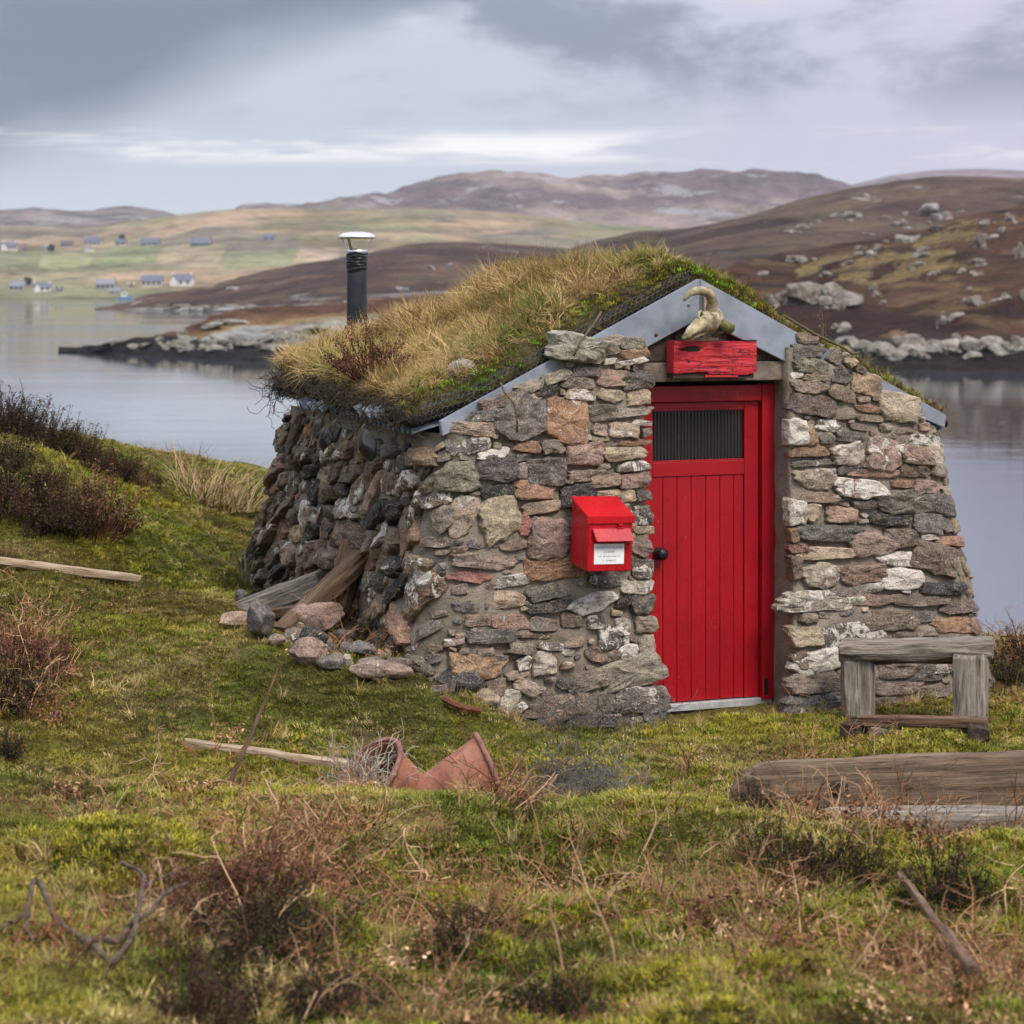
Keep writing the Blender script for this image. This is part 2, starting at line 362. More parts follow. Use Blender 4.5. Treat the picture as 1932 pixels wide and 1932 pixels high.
# ------------------------------------------------------------------ distant land
def shore_y(y): return (EYE-WATER)*KPX/(y-HZ)
def pl(pts, x):
    pts = np.asarray(pts, float); return np.interp(x, pts[:, 0], pts[:, 1])
def hill(name, crest, Yc, foot, Yf, m=160, n=40, prof=0.85, amp=1.0, nsc=0.02, colf=None, material=None, back=0.5, drop=0.6, seed=1, crough=0.0, sub=True):
    crest = np.asarray(crest, float); xs = np.linspace(crest[0, 0], crest[-1, 0], m)
    yc = pl(crest, xs) ; yf = pl(foot, xs)
    Ycv = pl(Yc, xs) if not np.isscalar(Yc) else np.full(m, float(Yc))
    Yfv = shore_y(yf) if Yf is None else (pl(Yf, xs) if not np.isscalar(Yf) else np.full(m, float(Yf)))
    t = np.concatenate([np.linspace(0, 1, n), 1+np.linspace(0.08, back, 8)])[:, None]
    tt = np.clip(t, 0, 1)
    Zc = EYE-(yc-HZ)/KPX*Ycv; Zf = EYE-(yf-HZ)/KPX*Yfv
    Y = Yfv+(Ycv-Yfv)*t; Z = Zf+(Zc-Zf)*tt**prof
    Z = np.where(t > 1, Zc-(Zc-Zf)*drop*((t-1)/back)**1.5*1.2, Z)
    X = (xs-966)/KPX*Y
    win = np.sin(np.pi*np.clip(tt, 0, 1))**0.7
    Z = Z+fbm(np.stack([X*nsc, Y*nsc, X*0+seed], -1), seed, 5)*amp*win*np.where(t <= 1, 1, 0.5)
    if crough: Z = Z+fbm(np.stack([X*nsc*5, Y*nsc*5, X*0+seed], -1), seed+9, 3)*crough*sstep(0.0, 0.25, tt)
    P = np.stack([X, Y, Z], -1)
    if sub:
        P0 = P[:1].copy(); P0[..., 1] -= 3; P0[..., 2] = Z[:1]-4; P = np.concatenate([P0, P]); t = np.concatenate([[[-0.05]], t])
    col = colf(P, np.broadcast_to(t, P.shape[:2]), proj(P))
    me = make_mesh(name, P.reshape(-1, 3), grid_faces(P.shape[0], m), material, True, col.reshape(-1, 3))
    o = tag(obj(name, me), kind='structure')
    return o, P[:n+1 if sub else n].reshape(-1, 3)
def lerp(a, b, t): return np.asarray(a)*(1-t[..., None])+np.asarray(b)*t[..., None]
def cnoise(P, s, seed, a=-0.25, b=0.25): return sstep(a, b, fbm(P*np.array([s, s, s*2]), seed, 4))

HM_FAR = hill_mat('far_heather_hill', 0.016, 0.07, 0.8, 9, (0.022, 0.57, 0.7), (0.26, 0.25, 0.25))
HM_CROFT = hill_mat('croft_grassland', 0.02, 0.12, 0.4, 2.0)
HM_MID = hill_mat('heather_moor', 0.09, 0.5, 0.8, 1.2, (0.055, 0.63, 0.8), (0.25, 0.235, 0.22))
HM_NEAR = hill_mat('near_heather_moor', 0.35, 1.7, 0.9, 0.5)

c_heath = lambda P, t, q: lerp((0.095, 0.066, 0.062), (0.165, 0.128, 0.105), cnoise(P, 0.006, 5))
hill('purple_hill', [(540, 408), (620, 388), (700, 372), (740, 366), (780, 350), (860, 335), (895, 330), (930, 323), (1010, 328), (1050, 333), (1100, 331), (1180, 330), (1215, 322), (1250, 322), (1290, 327), (1330, 320), (1370, 319), (1450, 326), (1530, 336), (1600, 350), (1700, 380), (1800, 410)],
     1900, [(540, 425), (1800, 460)], 1500, 220, 50, 0.8, 10, 0.009, c_heath, HM_FAR, seed=3, crough=3.0, sub=False)
hill('lilac_hill', [(1440, 380), (1600, 350), (1680, 331), (1760, 321), (1850, 318), (1932, 322), (2200, 335)], 2700, [(1440, 420), (2200, 420)], 2300, 80, 20, 0.8, 8, 0.004,
     lambda P, t, q: lerp((0.15, 0.105, 0.105), (0.20, 0.15, 0.14), cnoise(P, 0.003, 6)), HM_FAR, seed=4, sub=False)
hill('dark_ridge', [(-250, 392), (-100, 396), (0, 397), (60, 394), (120, 399), (170, 397), (200, 391), (240, 388), (270, 392), (310, 400), (350, 412), (450, 430)], 1780, [(-250, 450), (450, 450)], 1500, 120, 24, 0.8, 5, 0.006,
     lambda P, t, q: lerp((0.085, 0.065, 0.065), (0.14, 0.115, 0.10), cnoise(P, 0.006, 7)), HM_FAR, seed=5, crough=1.5, sub=False)
hill('small_ridge', [(420, 410), (455, 386), (500, 381), (560, 384), (605, 389), (680, 402), (760, 420)], 1820, [(420, 430), (760, 430)], 1550, 60, 16, 0.8, 4, 0.006,
     lambda P, t, q: lerp((0.095, 0.07, 0.07), (0.15, 0.12, 0.105), cnoise(P, 0.006, 8)), HM_FAR, seed=6, crough=1.0, sub=False)

FIELDS = [([(0, 476), (75, 474), (60, 505), (0, 508)], (0.165, 0.18, 0.075)), ([(205, 465), (305, 463), (285, 497), (175, 502)], (0.155, 0.19, 0.07)),
          ([(430, 475), (560, 470), (550, 496), (415, 515)], (0.175, 0.20, 0.085)), ([(310, 466), (425, 472), (405, 505), (290, 500)], (0.33, 0.25, 0.15)),
          ([(80, 480), (180, 474), (165, 503), (70, 508)], (0.25, 0.25, 0.11)), ([(565, 470), (640, 468), (640, 490), (555, 494)], (0.36, 0.26, 0.17))]
def inpoly(q, poly):
    r = np.zeros(q.shape[:-1], bool); n = len(poly)
    for i in range(n):
        (x0, y0), (x1, y1) = poly[i], poly[(i+1) % n]
        c = ((y0 > q[..., 1]) != (y1 > q[..., 1])) & (q[..., 0] < (x1-x0)*(q[..., 1]-y0)/((y1-y0) or 1e-9)+x0)
        r ^= c
    return r
def c_croft(P, t, q):
    c = lerp((0.16, 0.128, 0.06), (0.28, 0.195, 0.11), cnoise(P, 0.009, 11)); c = lerp(c, np.array((0.155, 0.16, 0.075)), 0.7*cnoise(P, 0.014, 12, 0.0, 0.5))
    c = np.where((cnoise(P*np.array([1, 0.5, 1]), 0.016, 13, 0.25, 0.5)*sstep(0.25, 0.5, t) > 0.5)[..., None], np.array((0.15, 0.125, 0.08)), c)
    for poly, k in FIELDS: c = np.where(inpoly(q, poly)[..., None], np.array(k)*.6+c*.4, c)
    return lerp(np.array((0.045, 0.045, 0.04)), c*.85+c.mean(-1, keepdims=True)*.05, sstep(0.004, 0.012, t))
_, CROFT = hill('croft_land', [(-250, 440), (-100, 432), (0, 425), (150, 428), (220, 420), (300, 410), (380, 400), (450, 394), (560, 392), (700, 395), (800, 392), (900, 398), (1000, 405), (1100, 420), (1250, 430)],
     1430, [(-250, 564), (1250, 564)], None, 300, 110, 1.05, 3.0, 0.008, c_croft, HM_CROFT, seed=7)

def c_mid(P, t, q):
    c = lerp((0.040, 0.023, 0.016), (0.074, 0.045, 0.029), cnoise(P, 0.03, 15)); c = lerp(c, np.array((0.17, 0.12, 0.058)), 0.6*sstep(0.30, 0.05, t)*cnoise(P, 0.05, 16))
    c = lerp(np.array((0.29, 0.27, 0.24)), c, np.clip(sstep(0.03, 0.10, t)+(cnoise(P, 0.12, 17)-0.5)*0.8*(t < 0.12), 0, 1)); return lerp(np.array((0.022, 0.022, 0.02)), c, sstep(0.010, 0.035, t))
_, MIDP = hill('middle_headland', [(178, 583.5), (230, 571), (300, 553), (400, 540), (450, 522), (560, 500), (650, 485), (750, 465), (800, 458), (860, 455), (950, 460), (1080, 470), (1200, 486), (1400, 520)],
     [(178, 495), (300, 560), (860, 720), (1400, 800)], [(178, 584.5), (250, 585), (400, 588), (700, 596), (1400, 600)], None, 260, 70, 0.75, 1.6, 0.03, c_mid, HM_MID, seed=8, crough=0.25)
def c_nearp(P, t, q):
    c = lerp((0.066, 0.032, 0.018), (0.120, 0.064, 0.032), cnoise(P, 0.12, 21)); c = lerp(c, np.array((0.23, 0.16, 0.06)), cnoise(P, 0.10, 22, 0.0, 0.4)*sstep(0.75, 0.45, t))
    c = lerp(np.array((0.21, 0.205, 0.18)), c, sstep(0.42, 0.60, t+0.25*fbm(P*0.25, 23, 3)*0.5)); return lerp(np.array((0.014, 0.013, 0.012)), c, sstep(0.9, 1.35, (P[..., 2]-WATER)+0.3*fbm(P*0.5, 24, 2)))
NP_o, NEARP = hill('near_headland', [(110, 659), (150, 656), (215, 646), (290, 632), (330, 625), (370, 613), (400, 597), (430, 588), (480, 581), (560, 576), (640, 572), (760, 560), (900, 548), (1100, 540), (1350, 535)],
     [(110, 176), (290, 172), (430, 190), (640, 200), (1350, 215)], [(110, 660), (150, 662), (215, 666), (300, 671), (420, 678), (540, 683), (700, 688), (1350, 694)], None, 240, 46, 0.7, 0.35, 0.15, c_nearp, HM_NEAR, seed=9, crough=0.14)
def c_ra(P, t, q):
    c = lerp((0.034, 0.020, 0.014), (0.062, 0.039, 0.026), cnoise(P, 0.03, 31)); return lerp(c, np.array((0.13, 0.10, 0.055)), 0.35*cnoise(P, 0.05, 32, 0.1, 0.5))
RA_o, RAP = hill('brown_hill', [(1040, 482), (1100, 462), (1200, 438), (1300, 432), (1400, 410), (1440, 400), (1500, 382), (1600, 357), (1700, 340), (1780, 333), (1860, 335), (1932, 338), (2200, 350)],
     560, [(1040, 520), (2200, 520)], 330, 220, 60, 0.85, 2.2, 0.02, c_ra, HM_MID, seed=10, crough=0.3, sub=False)
YEL = [[(1560, 515), (1640, 480), (1730, 462), (1790, 430), (1860, 405), (1850, 440), (1800, 470), (1790, 500), (1880, 520), (1932, 500), (1932, 520), (1850, 545), (1750, 530), (1640, 540), (1560, 525)],
       [(1470, 530), (1560, 488), (1600, 482), (1545, 510), (1500, 535)], [(1620, 495), (1660, 470), (1700, 470), (1680, 500), (1600, 510)], [(1600, 640), (1690, 610), (1720, 618), (1640, 655)], [(1700, 655), (1840, 640), (1850, 655), (1720, 668)]]
def c_rb(P, t, q):
    c = lerp((0.024, 0.0115, 0.007), (0.054, 0.027, 0.0145), cnoise(P, 0.09, 41)); qn = q+np.stack([fbm(P*0.12, 45, 3), fbm(P*0.12, 46, 3)], -1)*np.array([16, 9])
    for k, poly in enumerate(YEL):
        c = np.where((inpoly(qn, poly) & (cnoise(P, 0.2, 47, -0.45, 0.1) > 0.35))[..., None], np.array((0.125, 0.090, 0.034)) if k < 3 else np.array((0.16, 0.095, 0.045)), c)
    c = lerp(c, np.array((0.13, 0.082, 0.038)), 0.55*cnoise(P, 0.16, 42, 0.2, 0.5))
    return lerp(np.array((0.018, 0.014, 0.012)), c, sstep(1.3, 2.2, P[..., 2]-WATER+0.3*fbm(P*0.4, 43, 2)))
RB_o, RBP = hill('near_brown_hill', [(1240, 560), (1400, 493), (1450, 484), (1500, 479), (1560, 465), (1650, 450), (1750, 430), (1810, 412), (1850, 404), (1900, 392), (1932, 385), (2000, 372), (2250, 350)],
     [(1240, 175), (1500, 230), (1932, 250), (2250, 250)], [(1240, 690), (1600, 696), (1932, 700), (2250, 705)], None, 300, 90, 0.8, 0.9, 0.06, c_rb, HM_NEAR, seed=12, crough=0.22)

# boulders, each a piece of the hill it sits on
def rock_me(name, seed, sub=3, flat=0.75):
    bm = bmesh.new(); bmesh.ops.create_icosphere(bm, subdivisions=sub, radius=1); r = RS(seed)
    V = np.array([v.co[:] for v in bm.verts])
    for k in range(15):
        d = r.normal(size=3); d /= np.linalg.norm(d); h = r.uniform(0.45, 0.8); e = V@d; V -= np.outer(np.clip(e-h, 0, None)*0.97, d)
    V /= np.abs(V).max(0); V *= (1+0.13*fbm(V*2.6+seed, seed, 5))[:, None]; V[:, 2] *= flat
    for v, c in zip(bm.verts, V): v.co = c
    me = bpy.data.meshes.new(name); bm.to_mesh(me); bm.free(); me.materials.append(ROCK); return me
ROCKS = [rock_me('boulder', 50+i) for i in range(6)]
def boulders(lst, host, pts, ox, oy, sc, col, seed, sink=0.25, depth=0.8):
    r = RS(seed); pq = proj(pts)
    for i, (cx, cy, w, h) in enumerate(lst):
        x, y = (ox+cx/sc)*0.7728, (oy+cy/sc)*0.7728; w_, h_ = w/sc*0.7728, h/sc*0.7728
        d = (pq[:, 0]-x)**2+((pq[:, 1]-(y+h_*0.4))*1.5)**2; P = pts[np.argmin(d)]; k = P[1]/KPX
        X = (x-966)*k; rx, rz = w_*k/2*1.12, h_*k/2*1.25
        o = obj('boulder', ROCKS[r.randint(6)], host, (X, P[1], P[2]+rz*(0.75-sink)), (r.uniform(-.2, .2), r.uniform(-.2, .2), r.uniform(-0.5, 0.5)+(math.pi if r.rand() < .5 else 0)), (rx, rx*depth, rz*1.3))
        v = r.uniform(0.75, 1.15); o.color = (col[0]*v, col[1]*v, col[2]*v*r.uniform(0.95, 1.03), 1)
RBL = [(360, 790, 330, 190), (250, 830, 180, 130), (170, 800, 120, 90), (440, 770, 160, 130), (630, 830, 230, 130), (590, 870, 120, 70), (480, 645, 80, 50), (325, 540, 130, 60), (245, 530, 45, 40), (845, 745, 80, 50), (860, 795, 50, 55), (905, 858, 55, 35), (1575, 835, 140, 90), (1435, 950, 130, 60), (1335, 990, 60, 80), (1790, 810, 60, 60), (1740, 850, 80, 35), (625, 1030, 90, 100), (645, 570, 90, 45), (720, 505, 80, 40), (770, 460, 70, 50), (870, 450, 70, 70), (830, 505, 110, 60), (1055, 395, 190, 80), (1210, 460, 80, 60), (1190, 510, 100, 50), (1150, 570, 90, 40), (1110, 610, 50, 40), (1275, 635, 60, 45), (1480, 615, 60, 55), (1570, 640, 100, 45), (1600, 560, 100, 60), (1620, 400, 100, 140), (1700, 380, 90, 50), (1830, 240, 80, 80), (1770, 320, 40, 60), (1900, 470, 80, 150), (1650, 280, 100, 60), (1290, 310, 110, 45), (1530, 745, 50, 30), (40, 645, 80, 50), (1925, 770, 40, 120)]
SHL = [(1130, 1140, 220, 150), (1280, 1190, 140, 90), (1380, 1150, 200, 90), (1520, 1150, 180, 100), (1680, 1140, 200, 120), (1740, 1200, 160, 80), (1880, 1130, 80, 80), (700, 1150, 140, 90), (780, 1180, 100, 70), (910, 1200, 130, 110), (1000, 1220, 60, 50), (1560, 1220, 130, 60), (1440, 1200, 140, 60), (1900, 1200, 110, 80), (1200, 1230, 120, 50), (640, 1190, 90, 70), (2050, 1160, 200, 120)]
RAL = [(1220, 170, 190, 110), (1310, 220, 90, 80), (1375, 220, 70, 60), (640, 220, 120, 60), (730, 210, 60, 50), (560, 215, 80, 40), (340, 290, 90, 40), (230, 340, 120, 40), (740, 105, 130, 40), (790, 80, 60, 40), (1010, 280, 90, 60), (1060, 270, 50, 30), (920, 230, 70, 30), (830, 355, 60, 20), (440, 265, 50, 25), (1160, 25, 80, 30), (300, 310, 60, 30), (1480, 210, 50, 30)]
def crag(lst, seed, n=(2, 5), spread=.75):
    r = RS(seed); out = []
    for cx, cy, w, h in lst:
        out.append((cx, cy, w, h))
        for _ in range(r.randint(*n)): f = r.uniform(.25, .6); out.append((cx+r.uniform(-1, 1)*w*spread, cy+r.uniform(-.3, .6)*h*spread, w*f, h*f*r.uniform(.8, 1.2)))
    return out
boulders(crag(RBL, 1), RB_o, RBP, 1850, 450, 2.972, (0.30, 0.27, 0.225), 61, 0.42)
rs_ = RS(9); SHL += [(x, rs_.uniform(1130, 1215), rs_.uniform(70, 190), rs_.uniform(50, 110)) for x in np.linspace(620, 2150, 34)]
boulders(SHL, RB_o, RBP, 1850, 450, 2.972, (0.33, 0.30, 0.25), 62, 0.30, 1.0)
boulders(crag(RAL, 2, (2, 5), 1.1), RA_o, RAP, 1850, 450, 2.972, (0.30, 0.275, 0.24), 63, 0.5)
r_ = RS(70); NPL = []
for i in range(62):
    x = r_.uniform(300, 650); f = np.clip((x-290)/350, 0, 1); y = r_.uniform(640-18*f, 657+2*f); NPL.append((x, y, r_.uniform(12, 36), r_.uniform(8, 17)))
NPL += [(x, y, w, h) for x, y, w, h in [(216, 645, 13, 12), (252, 652, 26, 10), (275, 650, 24, 10), (300, 640, 22, 12), (345, 628, 24, 16), (400, 612, 46, 18), (440, 607, 60, 16), (600, 622, 60, 18), (560, 628, 50, 16), (620, 640, 55, 20)]]
boulders(NPL, NP_o, NEARP, 0, 0, 0.7728, (0.27, 0.26, 0.205), 64, 0.3, 0.9)
r_ = RS(71); boulders([(x, r_.uniform(575, 583) - 4*(x-250)/500*0, r_.uniform(8, 30), r_.uniform(3, 7)) for x in np.linspace(300, 660, 30)], bpy.data.objects['middle_headland'], MIDP, 0, 0, 0.7728, (0.30, 0.275, 0.23), 65, 0.3)
MPR = [(885, 560, 40, 14), (930, 552, 26, 12), (760, 545, 30, 8), (815, 505, 14, 8), (440, 543, 26, 6), (850, 500, 12, 7)]
boulders(MPR, bpy.data.objects['middle_headland'], MIDP, 0, 0, 0.7728, (0.28, 0.27, 0.26), 66, 0.3)

# houses across the water
HW = {k: plain('house_'+k, c, 0.85, 0, 0.08, 0.5, 0) for k, c in dict(white=(0.60, 0.58, 0.53), grey=(0.24, 0.235, 0.235), cream=(0.40, 0.37, 0.33), dark=(0.12, 0.12, 0.13)).items()}
HR = {k: plain('roof_'+k, c, 0.7, 0, 0.15, 0.6, 0) for k, c in dict(slate=(0.10, 0.11, 0.14), blue=(0.085, 0.10, 0.13), brown=(0.085, 0.07, 0.07), pale=(0.18, 0.185, 0.20)).items()}
HGL = plain('house_window', (0.04, 0.05, 0.06), 0.2, 0, 0.05, 1, 0)
def house(x, y, wpx, wall, roof, label, rot=0.0, hk=0.30, dep=0.62, gable=False, flat=False, win=3):
    d = (proj(CROFT)[:, 0]-x)**2+(proj(CROFT)[:, 1]-y)**2; P = CROFT[np.argmin(d)]; k = P[1]/KPX
    L = wpx*k*0.76; D = min(L*dep, 8.5); H = min(L*hk, 3.2) if not flat else L*0.3; R = D*0.42
    t = thing('croft_house' if not flat else 'farm_shed', label, 'house' if not flat else 'shed', ((x-966)*k, P[1], P[2]-0.4), (0, 0, rot))
    hl, hd, rh = L/2, D/2, (R if not flat else 0.35)
    V = [(-hl, -hd, 0), (hl, -hd, 0), (hl, hd, 0), (-hl, hd, 0), (-hl, -hd, H), (hl, -hd, H), (hl, hd, H), (-hl, hd, H), (-hl, 0, H+rh), (hl, 0, H+rh)]
    obj('wall', make_mesh('wall', V, [(0, 1, 5, 4), (2, 3, 7, 6), (1, 2, 6, 9, 5), (3, 0, 4, 8, 7)], HW[wall]), t)
    e = 0.25; parts = []
    for s in (-1, 1):
        A = np.array([(-hl-e, s*(hd+e), H-0.22*rh/hd), (hl+e, s*(hd+e), H-0.22*rh/hd), (hl+e, 0, H+rh+0.05), (-hl-e, 0, H+rh+0.05)]); Bq = A+np.array([0, 0, 0.22])
        parts.append((np.concatenate([A, Bq]), [(0, 1, 2, 3), (4, 7, 6, 5), (0, 4, 5, 1), (1, 5, 6, 2), (3, 2, 6, 7), (0, 3, 7, 4)]))
    rf = obj('roof', make_mesh('roof', *join_vf(parts), HR[roof]), t)
    if not flat:
        for s in (-1, 1):
            Vc, Fc = box_vf(s*hl*0.9-0.35, s*hl*0.9+0.35, -0.35, 0.35, H+rh-0.4, H+rh+0.9); obj('chimney', make_mesh('chimney', Vc, Fc, HW[wall]), rf)
    for i in range(win):
        cx = -hl+(i+0.5)*L/win; Vw, Fw = box_vf(cx-0.6, cx+0.6, -hd-0.06, -hd+0.1, H*0.42, H*0.82); obj('window', make_mesh('window', Vw, Fw, HGL), t)
    if gable:
        gx = -hl*0.62; gw = hl*0.36; gd = hd+1.6
        V = [(gx-gw, -gd, 0), (gx+gw, -gd, 0), (gx+gw, -hd+.1, 0), (gx-gw, -hd+.1, 0), (gx-gw, -gd, H), (gx+gw, -gd, H), (gx+gw, -hd+.1, H), (gx-gw, -hd+.1, H), (gx, -gd, H+rh*0.9)]
        obj('gable_wing', make_mesh('gable_wing', V, [(0, 1, 5, 8, 4), (1, 2, 6, 5), (3, 0, 4, 7)], HW[wall]), t)
        A = [(gx, -gd-.2, H+rh*0.9+.1), (gx, 0, H+rh*0.9+.1), (gx-gw-.2, -gd-.2, H-.1), (gx-gw-.2, 0, H-.1), (gx+gw+.2, -gd-.2, H-.1), (gx+gw+.2, 0, H-.1)]
        A = np.concatenate([A, np.array(A)-np.array([0, 0, .2])]); obj('wing_roof', make_mesh('wing_roof', A, [(0, 2, 3, 1), (0, 1, 5, 4), (6, 7, 9, 8), (6, 10, 11, 7), (2, 0, 6, 8), (4, 10, 6, 0)], HR[roof]), rf)
    return t
house(18, 472, 38, 'white', 'slate', 'long white house with dormers at the far left of the upper row', 0.1, win=5, gable=True)
house(47, 471, 14, 'grey', 'brown', 'small dark shed beside the long white house', win=1)
house(86, 468, 13, 'cream', 'pale', 'small pale cottage in the upper row, right of the dark shed', win=2)
house(127, 466, 29, 'grey', 'brown', 'brown roofed house in the upper row, left of the blue roof', win=3)
house(176, 463, 40, 'cream', 'blue', 'long house with a blue roof above the green field', win=4)
house(169, 474, 24, 'white', 'pale', 'low white flat shed at the top edge of the green field', flat=True, win=0)
house(228, 462, 26, 'grey', 'slate', 'grey house just right of the blue roofed house', win=2)
house(284, 463, 44, 'grey', 'blue', 'long low blue grey building over the green field corner', hk=0.16, win=3)
house(380, 463, 50, 'dark', 'slate', 'long dark barn at the right end of the upper row', hk=0.12, win=2)
house(508, 455, 30, 'grey', 'blue', 'lone pale blue house high on the slope left of the flue', win=2)
house(34, 547, 38, 'grey', 'pale', 'grey house nearest the left edge on the far shore', -0.2, win=3)
house(79, 549, 40, 'white', 'slate', 'white cottage with dark slate roof close to the far shore', 0.3, win=3, gable=True)
house(112, 549, 16, 'dark', 'slate', 'small dark shed joined to the right of the white cottage', win=1)
house(200, 546, 46, 'grey', 'pale', 'long grey house behind the shore in the middle of the lower row', win=4)
house(218, 552, 28, 'grey', 'pale', 'low grey outbuilding in front of the long grey house', hk=0.2, win=2)
house(248, 541, 15, 'white', 'brown', 'tiny white cottage between the grey house and the bungalow', win=1)
house(287, 539, 50, 'cream', 'slate', 'wide slate roofed bungalow in the lower row', win=4)
house(344, 538, 52, 'white', 'slate', 'white house with a front gable above the headland', -0.1, win=3, gable=True)

def small_tree(x, y, hpx, label):
    d = (proj(CROFT)[:, 0]-x)**2+(proj(CROFT)[:, 1]-y)**2; P = CROFT[np.argmin(d)]; k = P[1]/KPX; H = hpx*k; r = RS(int(x))
    t = thing('windswept_tree', label, 'tree', ((x-966)*k, P[1], P[2]-0.2))
    obj('trunk', make_mesh('trunk', *tube_vf([(0, 0, 0), (0.1, 0, H*0.3), (0.25, 0, H*0.7)], [0.3, 0.2, 0.08]), WOOD_DARK), t)
    n = 500; Q = r.normal(size=(n, 3)); Q /= np.linalg.norm(Q, axis=1)[:, None]; Q *= (r.rand(n)**0.4)[:, None]*np.array([H*0.45, H*0.45, H*0.42])*(0.8+0.4*fbm(Q*2, 4, 3))[:, None]; Q[:, 2] += H*0.6
    a = r.normal(size=(n, 3))*0.45; b = r.normal(size=(n, 3))*0.45; V = np.stack([Q, Q+a, Q+b], 1).reshape(-1, 3)
    obj('crown', make_mesh('crown', V, np.arange(3*n).reshape(-1, 3), LEAFV, col=(0.035, 0.042, 0.03)), t)
small_tree(97, 476, 16, 'dark round bush below the upper row of houses'); small_tree(52, 541, 20, 'dark tree between the two houses at the far left shore'); small_tree(230, 452, 11, 'small dark tree behind the grey house in the upper row')

# fishing boat moored off the middle headland
bp = np.array([(237-966)/KPX*870, 870, WATER]); bt = thing('fishing_boat', 'small white and blue fishing boat by the tip of the middle headland', 'boat', tuple(bp), (0, 0, 0.25))
BL = 6.0; xs_ = np.linspace(-0.5, 0.5, 11); Vh = []
for x in xs_:
    w = 1.0*(1-max(0, x*2)**2.5)*(0.85 if x < -0.4 else 1); sh = 1.0+0.5*max(0, x*2)**2
    Vh += [(x*BL, -w, sh), (x*BL, -w*0.75, 0.1), (x*BL, 0, -0.4), (x*BL, w*0.75, 0.1), (x*BL, w, sh), (x*BL, 0, sh-0.15)]
BLUEHULL = plain('blue_hull', (0.10, 0.22, 0.36), 0.5, 0, 0.1, 1, 0)
hb = obj('hull', make_mesh('hull', Vh, grid_faces(11, 6, True).tolist()+[[0, 1, 2, 3, 4, 5]], BLUEHULL), bt)
cb = bev_box('wheelhouse', (-1.6, 0.4, -0.7, 0.7, 0.9, 2.7), HW['white'], bt, 0.05)
V, F = box_vf(-1.3, 0.1, -0.74, 0.74, 1.8, 2.3); obj('window', make_mesh('window', V, F, HGL), cb)
obj('mast', make_mesh('mast', *tube_vf([(1.0, 0, 0.9), (1.0, 0, 4.2)], 0.06), HW['grey']), bt)

# ------------------------------------------------------------------ near ground
GP = [at(*a) for a in [
 (0,1932,5.9),(500,1932,6.0),(966,1932,6.2),(1450,1932,6.2),(1932,1932,6.1),
 (0,1650,7.3),(150,1670,7.3),(320,1740,7.1),(0,1800,6.6),(500,1800,6.8),(450,1660,7.6),(0,1600,8.8),(200,1600,8.8),(400,1560,8.9),
 (640,1512,9.4),(900,1515,9.3),(1150,1520,9.2),(1300,1530,9.0),(1450,1570,8.8),(1560,1618,8.6),(1700,1612,8.6),(1932,1632,8.5),
 (966,1630,8.75),(1300,1660,8.5),(1600,1690,8.2),(1100,1770,7.7),(1400,1790,7.5),(1500,1840,6.9),(1600,1870,6.6),(1800,1800,7.1),(1932,1750,7.5),(700,1740,7.7),(966,1860,6.8),
 (1400,1552,9.6),(1700,1568,9.5),(1932,1565,9.4),(1600,1575,9.2),(1932,1585,9.0),
 (1000,1450,10.6),(1000,1390,11.4),(1250,1375,11.9),(1350,1355,12.1),(1480,1400,11.3),(1600,1380,11.6),(1900,1400,11.2),(1860,1335,12.4),(1500,1345,12.3),
 (800,1400,10.9),(830,1310,11.5),(650,1250,12.1),(550,1200,12.8),(430,1130,14.0),(455,1090,14.8),(600,1420,10.5),(600,1350,11.2),(400,1300,11.4),(400,1400,10.6),(350,1200,12.4),(300,1450,10.1),
 (100,1500,9.5),(100,1400,10.2),(50,1300,10.9),(200,1250,11.5),(100,1150,12.2),(250,1110,13),(0,1090,12.6),
 (0,1000,13.2),(150,985,13.6),(240,1000,13.8),(0,900,14.0),(100,890,14.5),(200,930,15),(280,925,16),(0,815,15.5),(100,848,15.5),(200,885,16),
 (300,1010,15),(400,960,16.5),(400,1050,14.6),(350,880,19.5),(250,866,19.5),(450,887,19.5),(480,905,18),(1900,1240,13.6),(1932,1215,14.5),(600,1185,12.3),(520,1165,13.0),(690,1215,11.95),(760,1252,11.7),(830,1300,11.4)]]
GP += [np.array(q, float) for q in [(-1.5,3,.75),(0,3,.75),(1.5,3,.75),(0,0,.66),(-3.5,0,.9),(3.5,0,.6),(0,-3,.7),(-4,-3,.8),(4,-3,.6),(-.6,10,.03),(0,10,.0),(.5,10,.0),
 (-2,24,.1),(0,24,-.6),(-5,24,.3),(-2,28,-1.9),(0,28,-2.2),(-5,28,-1.6),(-2,33,-3.6),(0,33,-3.6),(-5,33,-3.4),(0,16,.3),(1,16,.05),(2.5,16.2,-.35),(3.6,16.5,-.7),(3.5,20,-2.3),(3.5,26,-3.6),(6,20,-2.3),(6,26,-3.6),(1.5,20,-1.6),(1.5,26,-3.4),
 (5,12,.1),(6,8,.25),(6,15,-.3),(-6,10,.9),(-6,14,1.45),(-7,6,.8),(-7,19,1.2),(-4.2,19,1.05),(9,12,.2),(9,18,-1.5),(9,26,-3.6),(-10,12,1.4),(-10,20,1.4),(-10,28,-1.2),(-10,33,-3.3),(9,33,-3.8),(0,12.6,0),(1.6,12.6,0),(1,14,.05)]]
GP = np.array(GP)
def tps(P, z, lam=0.02):
    n = len(P); d = np.linalg.norm(P[:, None]-P[None], axis=2); K = np.where(d > 0, d*d*np.log(d+1e-12), 0)+lam*np.eye(n)
    A = np.zeros((n+3, n+3)); A[:n, :n] = K; A[:n, n] = 1; A[:n, n+1:] = P; A[n, :n] = 1; A[n+1:, :n] = P.T
    return np.linalg.solve(A, np.concatenate([z, np.zeros(3)]))
TW = tps(GP[:, :2], GP[:, 2])
